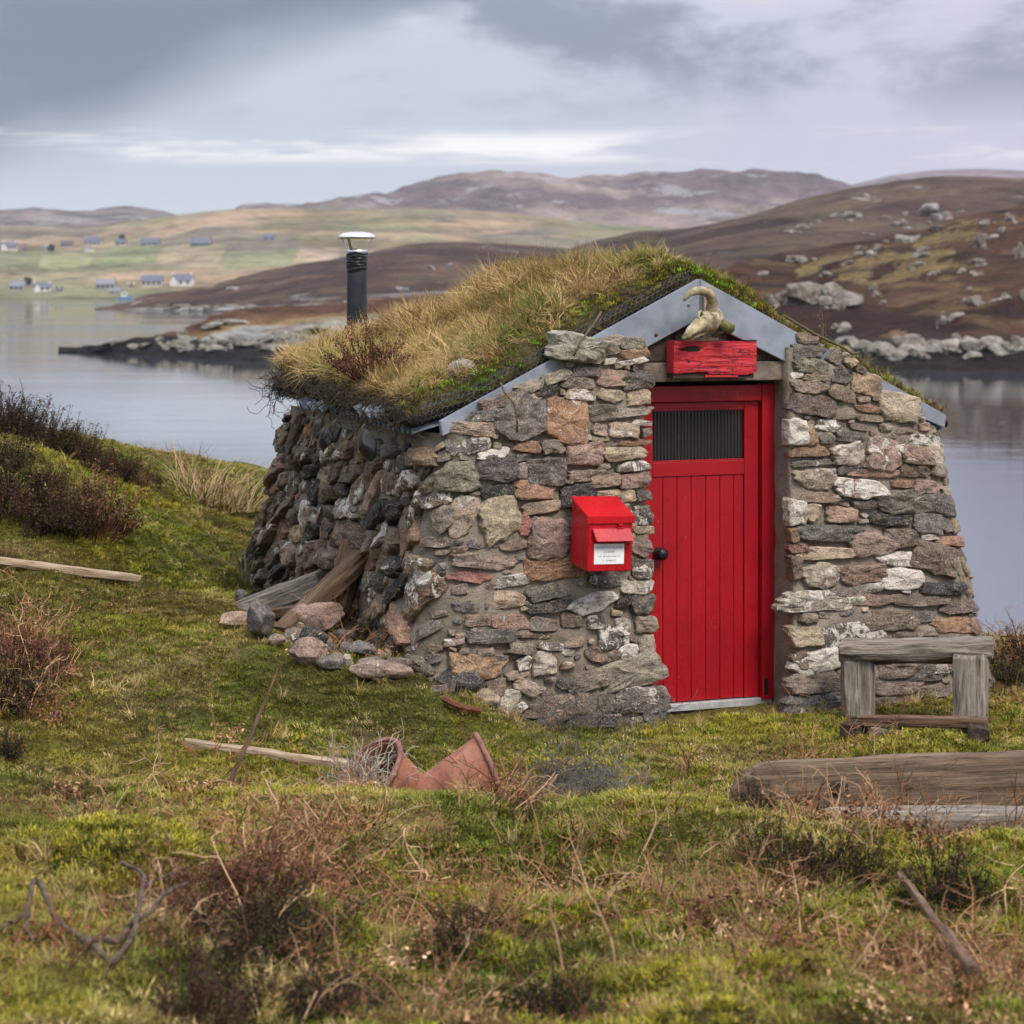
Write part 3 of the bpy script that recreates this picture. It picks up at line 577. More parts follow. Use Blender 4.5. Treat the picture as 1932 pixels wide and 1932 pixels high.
def gz0(X, Y):
    X = np.asarray(X, float); Y = np.asarray(Y, float); sh = X.shape; q = np.stack([X.ravel(), Y.ravel()], 1); out = np.empty(len(q))
    for i in range(0, len(q), 20000):
        d = np.linalg.norm(q[i:i+20000, None]-GP[None, :, :2], axis=2); out[i:i+20000] = (d*d*np.log(d+1e-12))@TW[:-3]+TW[-3]+q[i:i+20000]@TW[-2:]
    return out.reshape(sh)
def hutmask(X, Y):                      # 0 inside and next to the hut, 1 away from it
    c, s = math.cos(TH), math.sin(TH); u = (X-D0[0])*c+(Y-D0[1])*s; v = -(X-D0[0])*s+(Y-D0[1])*c
    d = np.maximum(np.maximum(np.abs(u+0.05)-1.62, 0), np.maximum(np.abs(v-1.6)-1.72, 0)); return u, v, d
TH = math.radians(22); D0 = np.array([1.083, 12.25])
def gz(X, Y):
    z = gz0(X, Y); u, v, d = hutmask(np.asarray(X, float), np.asarray(Y, float)); k = 0.35+0.65*sstep(0, 0.6, d)
    return z+k*((0.048+0.07*sstep(9.6, 8.3, Y))*fbm(xy3(X, Y, 1.5), 81, 3)+0.02*sstep(10.2, 9, Y)*np.abs(fbm(xy3(X, Y, 3.1), 86, 2))+0.022*fbm(xy3(X, Y, 6.0), 83, 3))
gx_ = np.concatenate([np.linspace(-12, -4.6, 24)[:-1], np.linspace(-4.6, 4.6, 270), np.linspace(4.6, 11, 20)[1:]])
gy_ = np.concatenate([np.linspace(-4, 5, 30)[:-1], np.linspace(5, 16, 300)[:-1], np.linspace(16, 22, 90)[:-1], np.linspace(22, 34, 50)])
GX, GY = np.meshgrid(gx_, gy_); GZ = gz(GX, GY)
def ground_col(X, Y):
    f = lambda sc, sd, lo, hi: sstep(lo, hi, fbm(xy3(X, Y, sc), sd, 4)); fg = sstep(10.2, 8.6, Y)
    k = lerp((0.30, 0.262, 0.045), (0.175, 0.190, 0.036), f(.8, 91, -.25, .35)); k = lerp(k, np.array((0.37, 0.275, 0.115)), .6*f(1.7, 92, .0, .5))
    k = lerp(k, np.array((0.085, 0.100, 0.020)), (.25+.5*fg)*f(1.3, 94, .0, .45)); k = lerp(k, np.array((0.145, 0.086, 0.042)), (.35+.5*fg)*f(1.1, 93, .05, .5)); k = lerp(k, np.array((0.13, 0.10, 0.038)), .55*sstep(8.4, 6.6, Y)*f(.9, 95, -.5, .3)); return k*0.84
me = make_mesh('ground', np.stack([GX, GY, GZ], -1).reshape(-1, 3), grid_faces(*GX.shape), SOIL, True, ground_col(GX, GY).reshape(-1, 3)*0.75)
tag(obj('ground', me), kind='structure')
def gpt(x, y):                          # the ground point seen at a frame position, by marching the ray
    Y = np.arange(5.0, 24.0, 0.02); Z = gz((x-966)/KPX*Y, Y); R_ = EYE-(y-HZ)/KPX*Y
    i = np.argmax(R_ <= Z); return np.array([(x-966)/KPX*Y[i], Y[i], Z[i]])
# ------------------------------------------------------------------ the stone hut
cT, sT = math.cos(TH), math.sin(TH)
hut = thing('stone_hut', 'small rubble stone hut with a turf roof and a red plank door', 'hut', (D0[0], D0[1], 0), (0, 0, TH))
def h2w(P):
    P = np.asarray(P, float); return np.stack([D0[0]+P[..., 0]*cT-P[..., 1]*sT, D0[1]+P[..., 0]*sT+P[..., 1]*cT, P[..., 2]], -1)
def ray_h(x, y):
    o = -D0; ou, ov = o[0]*cT+o[1]*sT, -o[0]*sT+o[1]*cT; d = ((x-966)/KPX, 1.0, -(y-HZ)/KPX)
    return (ou, ov, EYE), (d[0]*cT+d[1]*sT, -d[0]*sT+d[1]*cT, d[2])
def pz(x, y, v=0.0):
    (ou, ov, oz), (du, dv, dzz) = ray_h(x, y); t = (v-ov)/dv; return ou+t*du, oz+t*dzz
def pside(x, y, u):
    (ou, ov, oz), (du, dv, dzz) = ray_h(x, y); t = (u-ou)/du; return ov+t*dv, oz+t*dzz
vf = lambda z: -0.09*(1-np.asarray(z)/1.3)
ul = lambda z: -1.55-0.13*(1-np.asarray(z)/1.5)
ur = lambda z: 1.43+0.33*(1-np.asarray(z)/1.55)
UJL, UJR, RC = -0.40, 0.44, 0.22
SCL, SCR = -1.55+RC, 1.43-RC
def pfront(x, y):
    z = 1.0
    for _ in range(5): u, z = pz(x, y, float(vf(z)))
    return u, z
def SL(s, z):                            # left shell: front face, rounded corner, long side
    s = np.asarray(s, float); z = np.asarray(z, float); u1 = ul(z)+RC; v0 = vf(z)
    ph = np.clip((SCL-s)/RC, 0, math.pi/2); e = np.clip(SCL-s-RC*math.pi/2, 0, None)*(1.02-.26*np.clip(z, 0, 1.5)/1.5)
    u = np.where(s >= SCL, UJL+(s-UJL)*(u1-UJL)/(SCL-UJL), u1-RC*np.sin(ph)); v = np.where(s >= SCL, v0, v0+RC*(1-np.cos(ph))+e)
    n = np.stack([-np.sin(ph), -np.cos(ph), 0*ph], -1); return np.stack([u, v, z+0*u], -1), n
def SR(s, z):
    s = np.asarray(s, float); z = np.asarray(z, float); u1 = ur(z)-RC; v0 = vf(z)
    ph = np.clip((s-SCR)/RC, 0, math.pi/2); e = np.clip(s-SCR-RC*math.pi/2, 0, None)
    u = np.where(s <= SCR, UJR+(s-UJR)*(u1-UJR)/(SCR-UJR), u1+RC*np.sin(ph)); v = np.where(s <= SCR, v0, v0+RC*(1-np.cos(ph))+e)
    n = np.stack([np.sin(ph), -np.cos(ph), 0*ph], -1); return np.stack([u, v, z+0*u], -1), n
def u2s(u, z, left):
    if left: return UJL+(u-UJL)*(SCL-UJL)/(float(ul(z))+RC-UJL)
    return UJR+(u-UJR)*(SCR-UJR)/(float(ur(z))-RC-UJR)
TOPL = np.array([pfront(x, y) for x, y in [(835, 815), (890, 795), (945, 757), (1000, 722), (1040, 700), (1065, 665), (1100, 652), (1150, 650), (1230, 652)]])
TOPR = np.array([pfront(x, y) for x, y in [(1485, 655), (1525, 658), (1560, 680), (1600, 702), (1700, 756), (1795, 812)]])
SLEND, SREND = SCL-RC*math.pi/2-3.25, SCR+RC*math.pi/2+3.2
def topl(s): return np.where(s < SCL-0.1, np.interp(s, [SLEND, SCL-0.1], [1.53, 1.51]), np.interp(s, TOPL[:, 0], TOPL[:, 1]))
def topr(s): return np.where(s > SCR+0.1, 1.48, np.interp(s, TOPR[:, 0], TOPR[:, 1]))
def shell(name, Sf, topf, s0, s1, jamb, seed, label):
    s = np.arange(s0, s1, 0.022); t = np.linspace(0, 1, 84)[:, None]; z = -0.3+(topf(s)+0.3)*t; P, n = Sf(np.broadcast_to(s, z.shape), z)
    q = np.stack([np.broadcast_to(s, z.shape)*7, z*9, z*0+seed], -1); d = 0.018*fbm(q, seed, 4)+0.014*vn(q*0.35, seed+5)+0.004
    P = P+n*d[..., None]; k = 8
    J = []                               # return into the door recess
    for i in range(1, k): 
        e = P[:, jamb].copy(); e[:, 1] = vf(z[:, 0])+0.34*i/(k-1)+0.0*e[:, 1]; e[:, 0] += 0.010*vn(np.stack([z[:, 0]*9, z[:, 0]*0+i*.8, z[:, 0]*0], -1), seed+2); J.append(e)
    J = np.stack(J, 1); P = np.concatenate([P, J], 1) if jamb == -1 else np.concatenate([J[:, ::-1], P], 1)
    return tag(obj(name, make_mesh(name, P.reshape(-1, 3), grid_faces(*P.shape[:2]), MORTAR, True), hut), label)
wl = shell('wall', SL, topl, SLEND, UJL, -1, 101, 'mortared rubble wall left of the door, turning the corner')
wr = shell('wall', SR, topr, UJR, SREND, 0, 103, 'mortared rubble wall right of the door')
# back wall
V = [(-1.6, 2.62, -.3), (1.62, 2.62, -.3), (1.42, 2.55, 1.45), (-.085, 2.55, 2.2), (-1.5, 2.55, 1.46)]; obj('wall', make_mesh('wall', np.array(V+[(x, 3.0, z) for x, y, z in V]), [(4, 3, 2, 1, 0), (5, 6, 7, 8, 9), (0, 1, 6, 5), (1, 2, 7, 6), (2, 3, 8, 7), (3, 4, 9, 8), (4, 0, 5, 9)], MORTAR), hut)

COLS = dict(G=(.098, .088, .078), K=(.028, .025, .023), B=(.15, .115, .085), T=(.27, .212, .145), O=(.225, .125, .062), P=(.22, .142, .108), W=(.28, .25, .20), L=(.29, .26, .21), Y=(.185, .16, .115), D=(.12, .085, .065), R=(.20, .075, .055), Q=(.27, .18, .115), N=(.19, .135, .097))
def stone_vf(w, h, ang, prot, seed, N_=28, block=.85):
    r = RS(seed); K_ = r.randint(5, 8); pk = (np.arange(K_)+r.uniform(-.36, .36, K_))*2*math.pi/K_+r.rand()*6.28; dk = r.uniform(.84, 1.10, K_)
    if r.rand() < block:             # squared rubble: four sides and a knocked-off corner or two
        nc = r.randint(1, 4); pk = np.concatenate([np.array([0, 1, 2, 3])*math.pi/2+r.normal(size=4)*.15, (np.array([.5, 1.5, 2.5, 3.5])[r.permutation(4)[:nc]])*math.pi/2+r.normal(size=nc)*.25]); dk = np.concatenate([r.uniform(.90, 1.04, 4), r.uniform(1.04, 1.30, nc)])
    ph = np.arange(N_)*2*math.pi/N_; cs = np.cos(ph[:, None]-pk[None]); rr = np.where(cs > 0.1, dk/np.maximum(cs, .1), 9); R1 = np.minimum(rr.min(1), 1.42)
    se = (np.abs(np.cos(ph))**7+np.abs(np.sin(ph))**7)**(-1/7); R1 = np.minimum(R1, se*1.10)*.97
    R1 = R1*(1+0.03*r.normal(size=N_)+.07*vn(np.stack([np.cos(ph)*1.6+seed, np.sin(ph)*1.6, 0*ph], -1), 9)); pl_ = [(r.uniform(-.9, .9), r.uniform(-1.1, .7), r.uniform(.95, 1.25)) for _ in range(3)]
    ring = [(1.0, -0.05), (1.01, 0.0), (1.0, 0.55*prot), (0.95, 0.88*prot), (0.84, prot), (0.62, prot), (0.38, prot), (0.16, prot)]
    V = []; a_ = math.radians(-ang)
    for k, (f, c) in enumerate(ring):
        x, y = R1*np.cos(ph)*f, R1*np.sin(ph)*f; cc = c+0*x
        if k >= 2: cc = c*np.clip(np.min([q[2]+.45*(q[0]*x+q[1]*y) for q in pl_], 0), .35, 1.5)
        V.append(np.stack([x*w/2, y*h/2, cc], -1))
    V.append(np.array([[0, 0, V[-1][:, 2].mean()]])); V = np.concatenate(V); n = len(ring)
    st = min(w, h); am = np.where(V[:, 2:3] > -0.02, 1, 0); V = V+np.stack([vn(V*30+seed, 1), vn(V*30+seed, 2), 0*V[:, 0]], -1)*st*0.05*am; V[:, 2] += am[:, 0]*fbm(V*26+seed, 4, 3)*min(.010, prot*.30)
    x, y = V[:, 0].copy(), V[:, 1].copy(); V[:, 0] = x*math.cos(a_)-y*math.sin(a_); V[:, 1] = x*math.sin(a_)+y*math.cos(a_)
    F = grid_faces(n, N_, True).tolist()+[[(n-1)*N_+i, (n-1)*N_+(i+1) % N_, n*N_] for i in range(N_)]
    return V, F
placed = {True: [], False: []}; STUFF = []; NST = [0]
def put_stone(left, s0, z0, w, h, ang, col, lic, seed, prot=None, stuff=False):
    r = RS(seed+7); prot = prot if prot else 0.020+0.14*min(w, h)*r.uniform(.3, 1.3); prot = min(prot, .085)
    V, F = stone_vf(w, h, ang, prot, seed, block=.85 if s0 > SCL-.25 or not left else .35); Sf = SL if left else SR; P, n = Sf(s0+V[:, 0], z0+V[:, 1]); P = P+n*V[:, 2:3]
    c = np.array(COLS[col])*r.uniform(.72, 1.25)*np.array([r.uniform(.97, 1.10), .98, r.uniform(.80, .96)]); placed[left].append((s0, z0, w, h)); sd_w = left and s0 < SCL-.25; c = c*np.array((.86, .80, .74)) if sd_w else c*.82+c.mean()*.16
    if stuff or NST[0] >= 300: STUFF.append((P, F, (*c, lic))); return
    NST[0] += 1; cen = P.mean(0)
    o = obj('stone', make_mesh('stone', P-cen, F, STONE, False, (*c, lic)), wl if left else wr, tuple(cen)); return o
A4 = "1220,150,410,190,8,L,.1;1610,112,200,90,0,Y,.1;1460,100,150,80,-8,Y,0;1450,170,130,60,-10,B,0;1625,187,215,75,-5,O,.15;1620,245,220,45,-8,L,.5;1440,243,95,45,0,W,.75;1340,250,70,50,0,B,.1;1275,318,215,75,0,G,0;1480,365,260,120,0,P,.05;1640,385,225,130,-10,G,.05;1210,400,245,95,3,Y,.05;1060,355,200,85,-20,Y,0;1235,490,240,85,5,T,.4;1450,490,200,105,8,T,.15;1660,505,175,120,-4,T,.05;985,455,185,80,-20,K,.05;855,435,185,85,-18,Y,.05;1385,590,205,70,-5,G,.1;1620,612,260,60,-3,Y,.1;1390,650,200,60,-3,B,.05;640,540,270,90,-15,B,.05;870,510,160,70,-10,P,0;570,640,270,90,-8,G,.4;450,735,360,105,3,N,0;820,660,400,310,-5,G,.1;1135,665,310,320,5,O,.33;425,850,310,130,-8,G,.45;600,915,215,70,-6,W,.75;840,860,190,85,8,O,.2;1037,860,165,110,0,Y,.05;1260,915,265,165,0,P,.3;1370,740,120,80,20,T,.35;1545,745,225,110,8,T,.4;1680,690,130,40,5,W,.6;1715,760,70,60,0,Y,.2;1620,832,230,50,0,O,.2;1560,910,310,105,0,T,.1;1380,800,140,45,0,Y,.1;1615,1005,215,75,-5,G,.5;620,1020,290,170,5,G,.15;990,1045,280,195,3,G,.17;810,1035,80,120,0,Y,.2;350,1080,260,210,-10,Y,.05;640,1180,270,95,-12,K,.03;895,1175,285,130,8,O,.2;1300,1070,270,85,-3,B,.05;1410,1110,210,95,-5,N,.05;1630,1105,225,130,0,P,.03;1200,1215,250,160,0,K,0;1480,1220,280,100,0,T,.1;1690,1215,110,75,0,G,.15;950,1300,270,85,-3,N,.1;640,1385,270,310,-15,T,.2;815,1430,115,145,0,R,.03;390,1360,190,300,0,T,.35;250,1400,150,190,0,B,.05;1000,1530,290,310,5,P,.05;740,1580,190,80,-5,N,.05;530,1570,220,70,0,G,.1;530,1700,440,110,8,N,.15;1030,1755,430,150,0,O,.05;430,1810,270,75,4,R,.03;750,1830,250,85,-5,L,.5;1690,1360,120,140,0,G,.4;1690,1465,150,60,0,T,.05;1680,1600,150,120,0,N,.05;1680,1750,140,150,0,G,.4;1640,1880,220,100,4,L,.5;1415,1835,200,100,0,G,.4"
C7 = "790,620,370,120,-5,G,.2;430,690,250,140,5,T,.35;140,735,270,100,3,G,.3;765,740,310,95,-3,K,.25;1105,710,330,140,-10,L,.5;1355,710,120,80,-30,K,0;1500,725,170,160,0,G,.1;1300,790,80,50,10,T,.1;200,850,180,90,5,B,.15;460,860,290,115,8,P,.3;715,880,200,105,8,G,.1;940,850,160,110,0,N,.2;1130,860,140,110,10,G,.5;1340,880,110,90,0,L,.5;1525,880,150,130,0,Y,.05;320,975,390,115,0,G,.1;700,960,360,70,6,N,.25;1280,985,210,190,5,G,.5;960,1020,160,80,-5,N,.05;800,1045,230,75,5,G,.4;545,1065,200,110,5,Y,.05;1535,1035,120,150,0,T,.05;1175,1115,240,140,8,P,.2;1375,1095,130,125,0,W,.8;270,1100,130,60,0,B,.1;350,1145,160,40,3,G,.1;730,1185,160,180,0,L,.05;570,1185,115,110,0,G,.5;200,1210,380,180,8,O,.12;1420,1250,440,240,-12,Y,.05;1080,1320,270,150,-10,B,.1;1480,1470,400,210,5,G,.42;590,1370,190,110,30,T,.1;900,1350,110,80,0,G,.3;330,1380,180,140,-5,N,.05;130,1390,260,170,8,K,0;400,1490,250,120,-20,L,.4;840,1550,220,190,-10,P,.2;1020,1480,100,200,5,T,.2;1220,1470,120,180,0,Y,.1;1150,1640,230,110,0,G,.2;1600,1600,150,100,0,G,.15;650,1560,160,120,0,B,.1;760,1650,180,90,0,G,.1"
B5 = "360,80,170,80,0,D,0;355,165,260,110,0,G,.15;370,275,270,120,5,Y,.15;270,345,85,50,0,W,.8;405,350,190,75,5,Y,.05;580,345,150,120,-15,G,.05;360,425,280,110,3,B,.05;395,555,345,170,5,D,.03;560,210,90,130,50,B,.05;660,245,80,90,40,T,.1;740,305,90,60,30,B,0;775,410,250,165,15,Q,.2;610,480,200,110,20,N,.05;1010,570,260,220,10,T,.05;790,590,190,60,5,O,.15;800,655,190,50,3,B,.3;610,635,180,65,0,B,.1;510,710,210,85,5,G,.5;275,755,150,190,5,W,.85;365,770,90,170,-15,O,.05;490,800,110,95,0,G,.1;370,900,250,75,0,O,.1;665,790,210,80,0,G,.15;720,720,120,50,10,B,.1;650,920,210,150,-10,L,.1;905,915,240,240,10,P,.42;1060,740,180,60,-10,B,.05;1205,720,110,60,0,P,.1;1230,820,300,85,5,G,.6;1400,770,180,70,20,T,.1;1135,925,225,150,5,Q,.4;1385,915,255,140,-3,L,.2;390,980,270,50,-3,G,.35;420,1100,280,150,3,T,.35;650,1020,170,65,-18,G,.03;840,1055,350,60,3,P,.3;1130,1040,200,90,5,D,.2;1385,1030,240,100,-5,Y,.03;740,1165,310,145,3,P,.66;1040,1130,140,60,5,O,.05;1220,1155,175,95,5,P,.1;1475,1120,120,65,-8,Y,.03;1460,1190,190,60,5,T,.03;450,1235,290,75,5,N,.35;1070,1260,400,170,0,G,.05;770,1285,160,60,0,G,0;1425,1290,310,150,5,G,.03;265,1335,110,180,0,L,.6;380,1340,110,130,0,T,.1;600,1355,200,110,5,P,.25;940,1390,270,85,5,K,.1;1230,1410,190,160,10,G,.1;1375,1430,115,100,10,G,.03;1530,1435,140,110,-3,Q,.1;485,1490,360,130,2,G,.05;260,1505,60,100,0,O,.05;720,1460,80,45,0,G,0;820,1570,275,165,2,P,.08;1040,1525,220,140,5,B,.1;1250,1505,140,70,-5,L,.5;1460,1550,290,80,5,O,.05;270,1600,110,70,0,R,0;485,1635,330,95,2,T,.1;1290,1675,290,230,20,D,.15;1030,1680,260,100,5,L,.6;1480,1635,110,55,0,G,.3;1590,1720,110,220,-3,T,.1;450,1795,240,180,-3,T,.35;750,1785,290,150,-3,P,.1;1030,1820,240,150,3,W,.8;1490,1760,60,190,-8,Y,.05;1355,1890,280,100,3,K,.2;1600,1870,120,110,0,P,.1;780,1890,210,75,-5,L,.5;265,1740,70,170,0,B,.1;600,1920,150,80,0,G,.1"
D8 = "270,50,450,150,0,L,.5;650,40,300,90,3,P,.2;1020,40,310,90,0,B,.05;1370,90,310,90,0,D,.2;810,195,320,140,3,B,.05;1040,160,140,90,5,G,.3;1265,220,250,115,5,O,.05;1490,230,130,120,0,P,.1;155,310,190,150,3,T,.05;510,285,390,150,-3,G,.55;210,175,100,70,0,B,.1;340,470,220,160,-5,W,.75;180,480,110,130,-20,N,.05;90,520,130,130,20,W,.8;1000,300,260,90,0,B,.2;220,640,260,150,0,B,.15;280,790,350,150,-5,G,.35;1000,560,300,140,5,G,.1;1140,530,130,100,0,L,.5;820,540,230,140,0,D,.15;850,660,250,130,0,B,.2;1130,700,190,90,0,B,.1;1590,440,110,110,0,T,.1;1560,580,110,90,0,Y,.1;1560,660,150,80,0,B,.1;1560,780,160,110,0,G,.1;760,790,150,90,0,B,.1;400,680,90,80,0,K,0;620,420,200,120,0,N,.3;1330,420,200,120,0,G,.1;560,600,200,160,0,B,.2;1380,620,160,140,0,B,.1"
sd_ = 2000
for txt, ox, oy, sc, left in ((A4, 1000, 800, 2.972, True), (C7, 1100, 1250, 3.22, True), (B5, 1850, 800, 2.972, False), (D8, 1900, 1450, 2.972, False)):
    for e in txt.split(';'):
        a = e.split(','); cx, cy, w, h, an = map(float, a[:5]); sd_ += 1
        X = lambda x, y: ((ox+x/sc)*.7728, (oy+y/sc)*.7728)
        u0, z0 = pfront(*X(cx-w/2, cy)); u1, _ = pfront(*X(cx+w/2, cy)); _, zt = pfront(*X(cx, cy-h/2)); _, zb = pfront(*X(cx, cy+h/2)); uc = (u0+u1)/2; zc = (zt+zb)/2
        uc = max(uc, UJR+(u1-u0)*.5-.012) if not left else uc; s0 = u2s(uc, zc, left); u0, u1, zt, zb = uc+(u0-uc)*1.06, uc+(u1-uc)*1.06, zc+(zt-zc)*1.08, zc+(zb-zc)*1.08; big = min(w, h) > 220
        put_stone(left, s0, zc, (u1-u0)*1.0, (zt-zb)*1.0, an, a[5], float(a[6]), sd_, prot=0.085 if (cx, cy) == (1220, 150) else None)
# the long side: rubble laid at random, then small fillers in every gap
def pack(left, s_lo, s_hi, topf, sizes, tries, seed, pal, zlo=-0.1, k=0.84, lic=(0, .3), stuff=False, gap=0.02):
    r = RS(seed); n = 0
    for (w0, w1), (h0, h1), nt in sizes:
        for _ in range(nt):
            s = r.uniform(s_lo, s_hi); w, h = r.uniform(w0, w1), r.uniform(h0, h1); z = r.uniform(zlo, 1.9)
            if z+h/2 > float(topf(np.array(s)))-gap: continue
            ok = True
            for (a, b, w2, h2) in placed[left]:
                e = ((abs(s-a)/((w+w2)/2))**3+(abs(z-b)/((h+h2)/2))**3)**(1/3)
                if e < k: ok = False; break
            if ok: put_stone(left, s, z, w, h, r.uniform(-14, 14) if s > SCL-.2 else r.uniform(-55, 20), pal[r.randint(len(pal))], r.uniform(*lic), seed*1000+n, prot=(r.uniform(.03, .080) if s < SCL-.25 and min(w, h) > .08 else None), stuff=stuff); n += 1
    return n
SIDEPAL = list('GGDDBBBKKNNPYTOY')
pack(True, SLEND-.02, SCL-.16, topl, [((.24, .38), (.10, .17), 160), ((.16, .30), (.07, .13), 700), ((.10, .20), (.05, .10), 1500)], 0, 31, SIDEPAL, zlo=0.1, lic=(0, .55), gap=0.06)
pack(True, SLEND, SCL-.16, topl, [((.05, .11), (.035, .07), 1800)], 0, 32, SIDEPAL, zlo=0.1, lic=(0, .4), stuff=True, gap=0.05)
pack(True, SCL-.2, UJL-.02, topl, [((.14, .22), (.07, .12), 300), ((.06, .12), (.03, .06), 900), ((.03, .06), (.02, .035), 700)], 0, 33, list('GBTYPNL'), lic=(0, .4), stuff=True, k=0.9)
pack(False, UJR+.02, SCR+.2, topr, [((.06, .12), (.03, .06), 700), ((.03, .06), (.02, .035), 700)], 0, 34, list('GBTYPNL'), lic=(0, .4), stuff=True, k=0.9)
pack(False, SCR+.3, SREND, topr, [((.2, .35), (.10, .18), 300), ((.1, .2), (.06, .11), 500)], 0, 35, SIDEPAL, stuff=True)
sv, sf, sc_ = [], [], []; off = 0
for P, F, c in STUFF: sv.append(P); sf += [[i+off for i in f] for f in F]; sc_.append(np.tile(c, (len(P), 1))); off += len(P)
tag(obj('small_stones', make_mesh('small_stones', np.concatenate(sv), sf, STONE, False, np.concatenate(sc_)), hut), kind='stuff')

# ---- door, frame, lintel
DV = 0.20
def rect(x0, y0, x1, y1, v): # frame rows and columns -> u, z box on a plane
    a = pz(x0, (y0+y1)/2, v)[0]; b = pz(x1, (y0+y1)/2, v)[0]; xm = (x0+x1)/2; return a, b, pz(xm, y1, v)[1], pz(xm, y0, v)[1]
def slab(name, px, v0, v1, m, par, bev=0.004, grow=(0, 0, 0, 0)):
    a, b, z0, z1 = rect(*px, v0); return bev_box(name, (a-grow[0], b+grow[1], v0, v1, z0-grow[2], z1+grow[3]), m, par, bev)
Z = lambda y: pz(1330, y, DV)[1]
U = lambda x: pz(x, 1000, DV)[0]
door = bev_box('door', (U(1206), U(1431), DV+.036, DV+.06, Z(1321), Z(757)), RED_DOOR, hut, 0.002)
frame = bev_box('door_frame', (U(1432.5), U(1459), DV-.035, DV+.06, Z(1326), Z(726)), RED_DOOR, hut, 0.004)
bev_box('frame_head', (U(1175), U(1432), DV-.033, DV+.06, Z(757), Z(727)), RED_DOOR, frame, 0.004)
bev_box('frame_post', (U(1175), U(1204), DV-.035, DV+.06, Z(1326), Z(757.5)), RED_DOOR, frame, 0.004)
r_ = RS(5); zz = np.linspace(Z(1322), Z(727), 60); Vw = []
for z in zz:
    e = U(1459)+.0015; w_ = 0.013+0.008*r_.rand()+(0.012 if r_.rand() < .12 else 0); Vw += [(e, DV-.034, z), (e+w_, DV-.036, z), (e+w_, DV-.0, z), (e, DV-.0, z)]
obj('paint_edge', make_mesh('paint_edge', Vw, grid_faces(60, 4, True), WHITEPAINT), frame)
bev_box('stile', (U(1206), U(1231.5), DV, DV+.04, Z(1321), Z(758)), RED_DOOR, door, 0.003)
bev_box('stile', (U(1404.5), U(1431), DV, DV+.04, Z(1321), Z(758)), RED_DOOR, door, 0.003)
bev_box('rail', (U(1231.8), U(1404.2), DV+.001, DV+.04, Z(771), Z(758.3)), RED_DOOR, door, 0.003)
bev_box('rail', (U(1231.8), U(1404.2), DV+.001, DV+.04, Z(897), Z(870)), RED_DOOR, door, 0.003)
seams = [1231.9, 1252, 1278.5, 1305.4, 1333, 1359.7, 1386, 1404.2]
for a, b in zip(seams[:-1], seams[1:]): bev_box('plank', (U(a)+.001, U(b)-.001, DV+.008, DV+.035, Z(1321), Z(897.3)), RED_DOOR, door, 0.005)
for y0, y1, x0, x1 in ((771, 774, 1231.8, 1404), (867, 870, 1231.8, 1404)): bev_box('bead', (U(x0), U(x1), DV+.004, DV+.02, Z(y1), Z(y0)), RED_DOOR, door, 0.001)
n = 27; us = np.linspace(U(1232.5), U(1403), n*6+1); xx = np.linspace(0, n*2*math.pi, n*6+1); vv = DV+.024-0.006*np.cos(xx)
Vp = np.concatenate([np.stack([us, vv, 0*us+Z(867)], -1), np.stack([us, vv, 0*us+Z(774)], -1)]); obj('pane', make_mesh('pane', Vp, grid_faces(2, len(us)), PANE, True), door)
kn = np.array([U(1243), DV, Z(1040)])
Vk, Fk = lathe_vf([(0.034, 0), (0.034, .006), (.014, .010), (.013, .016), (.024, .021), (.033, .036), (.032, .050), (.020, .061), (.002, .065)], 20, True)
obj('knob', make_mesh('knob', Vk, Fk, BLACKIRON, True), door, tuple(kn), (math.pi/2, 0, 0))
bev_box('hinge_strap', (U(1436), U(1443), DV-.040, DV-.036, Z(1316), Z(1284)), BLACKIRON, frame, 0.001)
bev_box('sill', (U(1215), U(1454), DV-.02, DV+.1, Z(1337), Z(1323)), ALU, hut, 0.004)
bev_box('step_block', (U(1190), U(1475), DV-.005, DV+.2, -.25, Z(1337.5)), CONCDARK, hut, 0.006)
for i in range(9):                       # dark blockwork lining of the recess on the right
    z0 = -0.15+i*0.215; bev_box('jamb_block', (U(1459)+.030, 0.47, 0.02+.008*(i % 2), 0.34, z0, z0+.208), CONCDARK, hut, 0.008)
for i in range(9):
    z0 = -0.15+i*0.215; bev_box('jamb_block', (-.5, U(1174), 0.06+.008*(i % 2), 0.34, z0, z0+.208), CONCDARK, hut, 0.008)
a, b, z0, z1 = rect(1205, 683, 1492, 719, 0.07); lin = bev_box('lintel', (a, b, 0.07, 0.36, z0, z1), CONCRETE, hut, 0.006)
zl = z1
V = np.array([(-.56, .105, zl+.001), (.60, .105, zl+.001), (.60, .105, 1.93), (-.085, .105, 2.27), (-.56, .105, 2.03)]); V2 = V+np.array([0, .2, 0])
obj('gable_infill', make_mesh('gable_infill', np.concatenate([V, V2]), [(0, 1, 2, 3, 4), (9, 8, 7, 6, 5), (0, 5, 6, 1), (1, 6, 7, 2), (2, 7, 8, 3), (3, 8, 9, 4), (4, 9, 5, 0)], CONCDARK), hut)
bl = pz(1226, 668, .105); bev_box('infill_block', (-.46, -.22, .085, .15, zl+.004, zl+.16), CONCDARK, hut, 0.01); bev_box('infill_block', (-.20, .12, .09, .15, zl+.004, zl+.15), CONCDARK, hut, 0.01); bev_box('infill_block', (.14, .42, .086, .15, zl+.004, zl+.145), CONCDARK, hut, 0.01)

